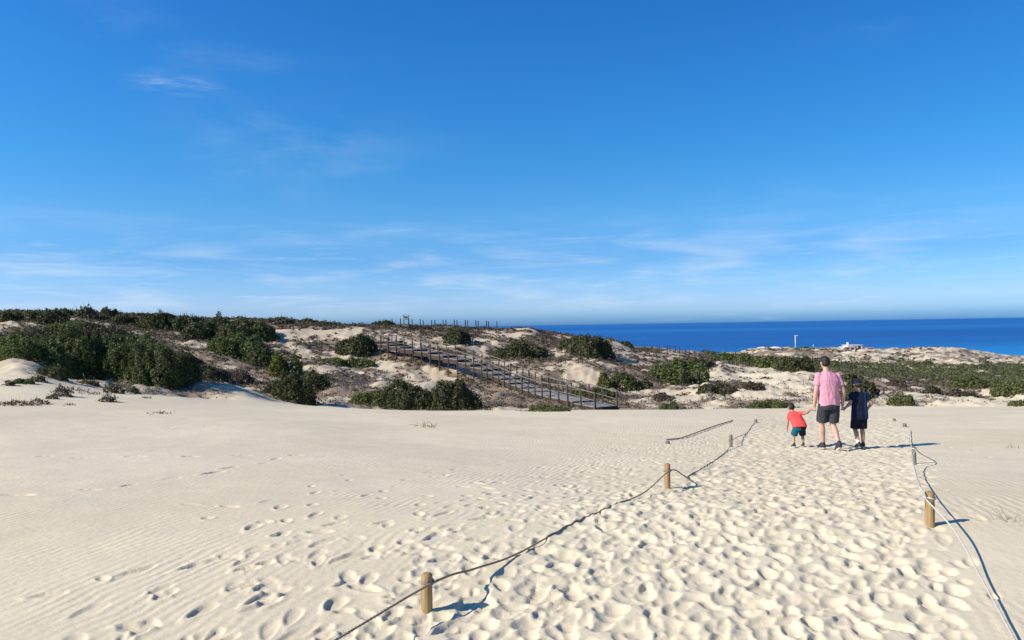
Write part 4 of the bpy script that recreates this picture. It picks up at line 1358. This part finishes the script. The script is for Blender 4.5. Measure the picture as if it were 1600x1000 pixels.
def shoe(parent, ankle, toe, k, mat=None, sock=None):
    """a low shoe with a sole; runs from below the ankle towards the toe"""
    a, t_ = Vector(ankle), Vector(toe)
    bm = bmesh.new()
    heel = a + (a - t_).normalized() * 0.03 * k
    capsule(bm, heel + Vector((0, 0, -0.035 * k)), t_, 0.046 * k, 0.036 * k)
    capsule(bm, a + Vector((0, 0, -0.03 * k)), a + Vector((0, 0, 0.035 * k)), 0.05 * k, 0.043 * k)
    capsule(bm, a.lerp(t_, 0.35) + Vector((0, 0, 0.0)), a.lerp(t_, 0.8) + Vector((0, 0, -0.01 * k)), 0.047 * k, 0.044 * k)
    o = fuse('shoe', bm, 0.007 * max(k, 0.7), mat or SHOE, parent, 3)
    bm = bmesh.new()
    capsule(bm, heel + Vector((0, 0, -0.066 * k)), t_ + Vector((0, 0, -0.024 * k)), 0.035 * k, 0.033 * k)
    for v_ in bm.verts:
        pass
    link('sole', bm_mesh('sole', bm, True), SOLE, o)
    if sock:
        bm = bmesh.new(); capsule(bm, a + Vector((0, 0, 0.02 * k)), a + (Vector(sock) - a) * 0.38, 0.043 * k, 0.046 * k)
        link('sock', bm_mesh('sock', bm, True), SOCK, parent)


def person(base, J, label, look):
    root = empty('person', base)
    k = look['k']                      # build relative to a grown man
    V = {n_: Vector(p_) for n_, p_ in J.items()}
    bm = bmesh.new()
    # legs
    for s_ in 'lr':
        hp, kn, an, to = V['hip_' + s_], V['knee_' + s_], V['ankle_' + s_], V['toe_' + s_]
        capsule(bm, hp, kn, 0.086 * k, 0.056 * k)
        mid_ = kn.lerp(an, 0.32) + Vector((0, -0.016 * k, 0))
        capsule(bm, kn, mid_, 0.053 * k, 0.057 * k); capsule(bm, mid_, an, 0.055 * k, 0.034 * k)
        capsule(bm, an + Vector((0, 0, -0.02 * k)), to, 0.036 * k, 0.028 * k)
    # trunk
    pv, ch, nk = V['pelvis'], V['chest'], V['neck']
    capsule(bm, V['hip_l'], V['hip_r'], 0.085 * k, 0.085 * k)
    capsule(bm, pv, ch, 0.098 * k, 0.105 * k); capsule(bm, V['sh_l'], V['sh_r'], 0.052 * k, 0.052 * k); capsule(bm, ch, nk, 0.10 * k, 0.052 * k)
    capsule(bm, nk + Vector((0, 0, -0.04 * k)), V['head'] + (nk - V['head']) * 0.25, 0.06 * k * look.get('nk', 1), 0.054 * k * look.get('nk', 1))
    # arms
    for s_ in 'lr':
        sh, eb, wr = V['sh_' + s_], V['elbow_' + s_], V['wrist_' + s_]
        capsule(bm, sh, eb, 0.050 * k, 0.042 * k); capsule(bm, eb, eb.lerp(wr, 0.35), 0.042 * k, 0.044 * k); capsule(bm, eb.lerp(wr, 0.35), wr, 0.043 * k, 0.027 * k)
        hd = look['hands'][s_]
        hand(bm, wr, hd[0], hd[1], 0.115 * look.get('hk', k), hd[2], hd[3])
    M, hc = head(bm, V['head'], look['head_h'], look['fwd'], look.get('up', (0, 0, 1)))
    fuse('body', bm, look['voxel'], look['skin'], root, 2)
    hh = look['head_h']
    if look['hair'] == 'short':
        bm = bmesh.new()
        for off, rad in (((0, -0.05, 0.15), (0.352, 0.40, 0.37)), ((0, -0.15, -0.06), (0.318, 0.29, 0.28)), ((0, 0.05, 0.28), (0.30, 0.36, 0.26))):
            bmesh.ops.create_uvsphere(bm, u_segments=18, v_segments=12, radius=1.0, matrix=Matrix.Translation(hc + M @ (Vector(off) * hh)) @ M.to_4x4() @ Matrix.Diagonal((rad[0] * hh, rad[1] * hh, rad[2] * hh, 1)))
        # keep the hair off the face and neck
        for v_ in bm.verts:
            l_ = M.transposed() @ (v_.co - hc) / hh
            if l_.y > 0.2 and l_.z < 0.22:
                v_.co = hc + M @ (Vector((l_.x * 0.8, 0.2, max(l_.z, 0.1))) * hh)
            elif l_.z < -0.3:
                v_.co = hc + M @ (Vector((l_.x * 0.9, l_.y * 0.95, -0.3)) * hh)
        fuse('hair', bm, 0.006, HAIR, root, 1, 0.006, 60.0)
    else:
        bm = bmesh.new()
        bmesh.ops.create_uvsphere(bm, u_segments=18, v_segments=12, radius=1.0, matrix=Matrix.Translation(hc + M @ (Vector((0, -0.12, -0.05)) * hh)) @ M.to_4x4() @ Matrix.Diagonal((0.33 * hh, 0.31 * hh, 0.26 * hh, 1)))
        fuse('hair', bm, 0.006, HAIR, root, 1, 0.006, 60.0)
        bm = bmesh.new()
        bmesh.ops.create_uvsphere(bm, u_segments=24, v_segments=16, radius=1.0, matrix=Matrix.Translation(hc + M @ (Vector((0, -0.03, 0.12)) * hh)) @ M.to_4x4() @ Matrix.Diagonal((0.375 * hh, 0.44 * hh, 0.42 * hh, 1)))
        cut = hc + M @ (Vector((0, 0, 0.04)) * hh)
        bmesh.ops.bisect_plane(bm, geom=bm.verts[:] + bm.edges[:] + bm.faces[:], plane_co=cut, plane_no=M @ Vector((0, 0.12, 1)), clear_inner=True)
        bmesh.ops.solidify(bm, geom=bm.faces[:], thickness=0.006)
        cp = link('cap', bm_mesh('cap', bm, True), CL_NAVYCAP, root)
        bm = bmesh.new()
        n_ = 14
        a_ = [bm.verts.new(hc + M @ (Vector((math.cos(t_) * 0.35, math.sin(t_) * 0.40 - 0.03, 0.06)) * hh)) for t_ in np.linspace(0.35, math.pi - 0.35, n_)]
        b_ = [bm.verts.new(hc + M @ (Vector((math.cos(t_) * 0.38, math.sin(t_) * 0.86 - 0.1, -0.02 + 0.04 * abs(math.sin(t_)))) * hh)) for t_ in np.linspace(0.35, math.pi - 0.35, n_)]
        fs = [bm.faces.new((a_[i], a_[i + 1], b_[i + 1], b_[i])) for i in range(n_ - 1)]
        bmesh.ops.solidify(bm, geom=fs, thickness=0.008)
        link('brim', bm_mesh('brim', bm, True), CL_NAVYCAP, cp)
        bm = bmesh.new(); bmesh.ops.create_uvsphere(bm, u_segments=8, v_segments=6, radius=0.05 * hh, matrix=Matrix.Translation(hc + M @ (Vector((0, -0.03, 0.55)) * hh)))
        link('button', bm_mesh('button', bm, True), CL_NAVYCAP, cp)
    # shirt
    bm = bmesh.new()
    loft(bm, look['shirt'])
    for s_ in 'lr':
        sh, eb = V['sh_' + s_], V['elbow_' + s_]
        e = sh.lerp(eb, look['sleeve'])
        capsule(bm, nk + Vector((0, 0, -0.07 * k)), sh, 0.064 * k, 0.059 * k)
        capsule(bm, ch, sh, 0.09 * k, 0.062 * k)
        sleeve(bm, sh, e, 0.061 * k, 0.067 * k)
    fuse('shirt', bm, look['voxel'] * 1.2, look['shirt_m'], root, 3, 0.007 * k, 9.0)
    # shorts
    bm = bmesh.new()
    loft(bm, look['waist'])
    for s_ in 'lr':
        hp, kn = V['hip_' + s_], V['knee_' + s_]
        sleeve(bm, hp, hp.lerp(kn, look['leg']), 0.108 * k * look.get('loose', 1), 0.098 * k * look.get('loose', 1) * look.get('flare', 1))
    fuse('shorts', bm, look['voxel'] * 1.2, look['shorts_m'], root, 2, 0.007 * k, 9.0)
    for s_ in 'lr':
        shoe(root, V['ankle_' + s_], V['toe_' + s_], k * look.get('shoe_k', 1.0), None, V['knee_' + s_] if look.get('sock') == s_ else None)
    tag(root, label, 'person', 'family walking up the sandy path hand in hand')
    return root


CL_NAVYCAP = cloth_mat('cap_navy', (0.012, 0.016, 0.04))

# the man
mb = gpos(1297, 703)
man_hl = Vector((-0.262, 0.05, 0.815)); man_hr = Vector((0.262, 0.03, 0.83))
person(mb, dict(
    hip_l=(-0.095, 0, 0.88), knee_l=(-0.112, 0.10, 0.475), ankle_l=(-0.092, 0.10, 0.095), toe_l=(-0.105, 0.26, 0.03),
    hip_r=(0.095, 0, 0.88), knee_r=(0.078, 0.03, 0.46), ankle_r=(0.07, -0.24, 0.14), toe_r=(0.072, -0.10, 0.025),
    pelvis=(0, 0, 0.93), chest=(-0.005, 0.02, 1.28), neck=(-0.025, 0.02, 1.47), head=(-0.045, 0.05, 1.635),
    sh_l=(-0.185, 0.02, 1.395), elbow_l=(-0.248, -0.02, 1.10), wrist_l=man_hl, sh_r=(0.18, 0.02, 1.385), elbow_r=(0.262, -0.02, 1.10), wrist_r=man_hr),
    'man in pink t-shirt and charcoal shorts walking away between two children', dict(
    k=1.0, voxel=0.0085, skin=SKIN, head_h=0.235, fwd=(-0.05, 1, -0.05), hair='short',
    hands={'l': ((-0.1, 0.1, -1), (0.9, 0.3, 0), -1, 0.55), 'r': ((0.15, 0.1, -1), (-0.9, 0.3, 0), 1, 0.55)},
    shirt=[((0.0, 0, 0.83), 0.198, 0.128), ((0.0, 0, 0.90), 0.196, 0.128), ((0.0, 0.0, 1.05), 0.19, 0.125), ((-0.003, 0.015, 1.2), 0.2, 0.132), ((-0.005, 0.02, 1.32), 0.205, 0.13), ((-0.01, 0.02, 1.40), 0.175, 0.105), ((-0.02, 0.02, 1.455), 0.095, 0.08), ((-0.022, 0.022, 1.475), 0.075, 0.072)],
    sleeve=0.62, shirt_m=CL_PINK, waist=[((0, 0, 0.76), 0.165, 0.125), ((0, 0, 0.82), 0.19, 0.132), ((0, 0, 0.95), 0.178, 0.12)], leg=0.86, shorts_m=CL_GREY, flare=1.05))

# the small child leaning forward on the man's left hand
cb = gpos(1247, 699)
tgt = mb + man_hl + Vector((-0.005, 0.02, -0.075)) - cb
person(cb, dict(
    hip_l=(-0.035, -0.03, 0.385), knee_l=(-0.075, 0.05, 0.215), ankle_l=(-0.085, -0.03, 0.06), toe_l=(-0.095, 0.06, 0.022),
    hip_r=(0.075, -0.03, 0.385), knee_r=(0.115, 0.06, 0.215), ankle_r=(0.112, 0.02, 0.06), toe_r=(0.125, 0.115, 0.02),
    pelvis=(0.022, -0.03, 0.425), chest=(-0.02, 0.09, 0.60), neck=(-0.04, 0.15, 0.685), head=(-0.048, 0.215, 0.765),
    sh_l=(-0.125, 0.10, 0.655), elbow_l=(-0.156, 0.11, 0.49), wrist_l=(-0.158, 0.15, 0.335), sh_r=(0.082, 0.11, 0.665), elbow_r=tgt * 0.5 + Vector((0.05, 0.05, 0.31)), wrist_r=tgt + Vector((-0.055, 0.01, 0.01))),
    'small child in coral red t-shirt leaning forward, holding the left hand of the man', dict(
    k=0.56, hk=0.62, voxel=0.006, skin=SKIN2, head_h=0.185, fwd=(-0.08, 0.85, -0.5), hair='short', nk=0.95,
    hands={'l': ((0.0, 0.15, -1), (0.9, 0.2, 0), -1, 0.4), 'r': ((1, 0.05, 0.1), (0, 0.3, -1), 1, 0.6)},
    shirt=[((0.022, -0.045, 0.40), 0.145, 0.105, -0.3), ((0.018, -0.02, 0.46), 0.142, 0.10, -0.4), ((0.0, 0.04, 0.54), 0.135, 0.098, -0.5), ((-0.018, 0.09, 0.61), 0.13, 0.09, -0.55), ((-0.03, 0.125, 0.66), 0.105, 0.072, -0.6), ((-0.038, 0.148, 0.69), 0.055, 0.05, -0.6)],
    sleeve=0.66, shirt_m=CL_CORAL, waist=[((0.022, -0.03, 0.34), 0.12, 0.085), ((0.022, -0.03, 0.42), 0.135, 0.095)], leg=0.80, loose=1.12, shorts_m=CL_TEAL, flare=1.1, shoe_k=1.0))

# the older child with the cap
kb = gpos(1344, 701)
tgt = mb + man_hr + Vector((0.005, 0.02, -0.08)) - kb
person(kb, dict(
    hip_l=(-0.06, 0, 0.66), knee_l=(-0.065, 0.06, 0.355), ankle_l=(-0.055, -0.07, 0.085), toe_l=(-0.06, 0.05, 0.03),
    hip_r=(0.065, 0, 0.66), knee_r=(0.065, 0.04, 0.355), ankle_r=(0.07, 0.03, 0.075), toe_r=(0.085, 0.15, 0.025),
    pelvis=(0.0, 0, 0.70), chest=(0.0, 0.01, 0.94), neck=(-0.01, 0.01, 1.085), head=(-0.018, 0.03, 1.205),
    sh_l=(-0.128, 0.01, 1.025), elbow_l=(-0.185, -0.02, 0.85), wrist_l=tgt + Vector((0.06, 0.0, 0.035)), sh_r=(0.128, 0.01, 1.025), elbow_r=(0.215, -0.03, 0.85), wrist_r=(0.21, 0.09, 0.745)),
    'taller child in navy clothes and dark cap, holding the right hand of the man', dict(
    k=0.75, hk=0.76, voxel=0.007, skin=SKIN2, head_h=0.205, fwd=(-0.1, 1, -0.08), hair='cap',
    hands={'l': ((-0.75, 0.0, -0.6), (-0.3, 0.4, -0.8), -1, 0.6), 'r': ((0.0, 0.6, -0.7), (-0.9, 0.2, 0), 1, 0.5)},
    shirt=[((0.004, 0, 0.55), 0.155, 0.105), ((0.003, 0, 0.63), 0.152, 0.105), ((0.0, 0.0, 0.78), 0.145, 0.10), ((0.0, 0.005, 0.90), 0.148, 0.10), ((0.0, 0.01, 0.98), 0.142, 0.092), ((-0.004, 0.01, 1.04), 0.115, 0.075), ((-0.008, 0.01, 1.075), 0.062, 0.055)],
    sleeve=0.66, shirt_m=CL_NAVY, waist=[((0, 0, 0.56), 0.135, 0.10), ((0, 0, 0.68), 0.14, 0.10)], leg=0.93, loose=1.08, shorts_m=CL_BLACK, flare=1.06, sock='l'))

# ------------------------------------------------------------------ sparse plants on the open sand
def stalks(px, py, hpx, n, spread, mat, label, name='dune_plant', group=None):
    p = gpos(px, py)
    root = empty(name, p)
    r_ = random.Random(px * 31 + py)
    s_ = p.y / F
    bm = bmesh.new()
    for q in range(n):
        a = Vector((r_.gauss(0, spread * s_ * 0.35), r_.gauss(0, spread * s_ * 0.5), 0)); a.z = gz(p.x + a.x, p.y + a.y) - p.z - 0.02
        dr = Vector((r_.gauss(0, 0.5), r_.gauss(0, 0.4), 1)).normalized()
        ln = hpx * s_ * r_.uniform(0.4, 1.15)
        bd = Vector((r_.gauss(0, 0.3), r_.gauss(0, 0.3), -0.15)) * ln
        rad = max(0.0016, 0.00045 * p.y)
        add_tube(bm, [a, a + dr * ln * 0.5 + bd * 0.2, a + dr * ln + bd], [rad, rad * 0.8, rad * 0.3], 4)
    o = link('stalks', bm_mesh('stalks', bm), mat, root); o['kind'] = 'stuff'
    tag(root, label, 'plant', group or 'sparse grass tufts on the open sand')


STRAW = plain('dry_straw', (0.30, 0.26, 0.15), 0.8, 0.2, 0.3)
DRYDARK = plain('dry_dark_stalk', (0.10, 0.09, 0.055), 0.8, 0.2, 0.35)
stalks(668, 667, 14, 26, 30, STRAW, 'faint pale grass tuft alone in the middle of the sand')
stalks(1583, 815, 34, 12, 30, STRAW, 'thin dry stalks in the sand at the right edge of the picture')
stalks(1588, 700, 12, 10, 30, STRAW, 'faint dry stalks far up the sand at the right edge')
GT = 'dark grass tufts on the left sand slope'
for (tx, ty, th_, tn, ts, lb) in [
        (12, 603, 10, 40, 20, 'dark tuft touching the left edge of the picture on the pale slope'), (60, 597, 10, 40, 22, 'dark tuft right of the tiny bush on the left slope'),
        (97, 620, 16, 60, 30, 'tallest dark tuft in the middle of the left sand slope'), (82, 624, 9, 40, 16, 'small tuft at the foot of the tallest tuft on the left slope'),
        (140, 602, 10, 50, 30, 'dark tuft on the sand under the bright green crown'), (178, 615, 16, 90, 30, 'broad dark tuft on the sand in front of the large dark hump'),
        (205, 614, 9, 60, 30, 'flat dark tuft joined to the right of the broad one'), (172, 629, 12, 70, 26, 'dark tuft just below the broad one before the hump'),
        (195, 605, 8, 40, 18, 'thin stalks between the broad tuft and the hump'), (240, 612, 6, 40, 18, 'thin stalks on the sand under the right half of the hump'),
        (20, 634, 12, 70, 60, 'wide grey tuft low on the sand at the left edge'), (55, 632, 12, 60, 40, 'grey tuft next to the wide low one at the left edge'),
        (108, 633, 6, 20, 12, 'tiny stalks below the tallest tuft of the left slope'), (228, 622, 5, 24, 14, 'tiny stalks below the hump near the blue shadow'),
        (255, 646, 6, 40, 24, 'faint stalks alone on the smooth sand below the hump'), (345, 612, 6, 30, 22, 'thin stalks beside the end of the blue shadow'),
        (150, 616, 7, 40, 30, 'thin stalks left of the broad tuft before the hump'), (118, 610, 8, 40, 24, 'thin stalks above the tallest tuft of the left slope')]:
    if th_ >= 9:
        bush(tx, ty, ts, th_ * (0.7 if ts >= 40 else 1), 'grey' if ts >= 40 else 'olive', lb, name='dune_plant', group=GT, rag=2.6, dens=0.35 if ts >= 40 else 0.8, cat='plant')
    else:
        stalks(tx, ty, th_, tn, ts, DRYDARK, lb, group=GT)
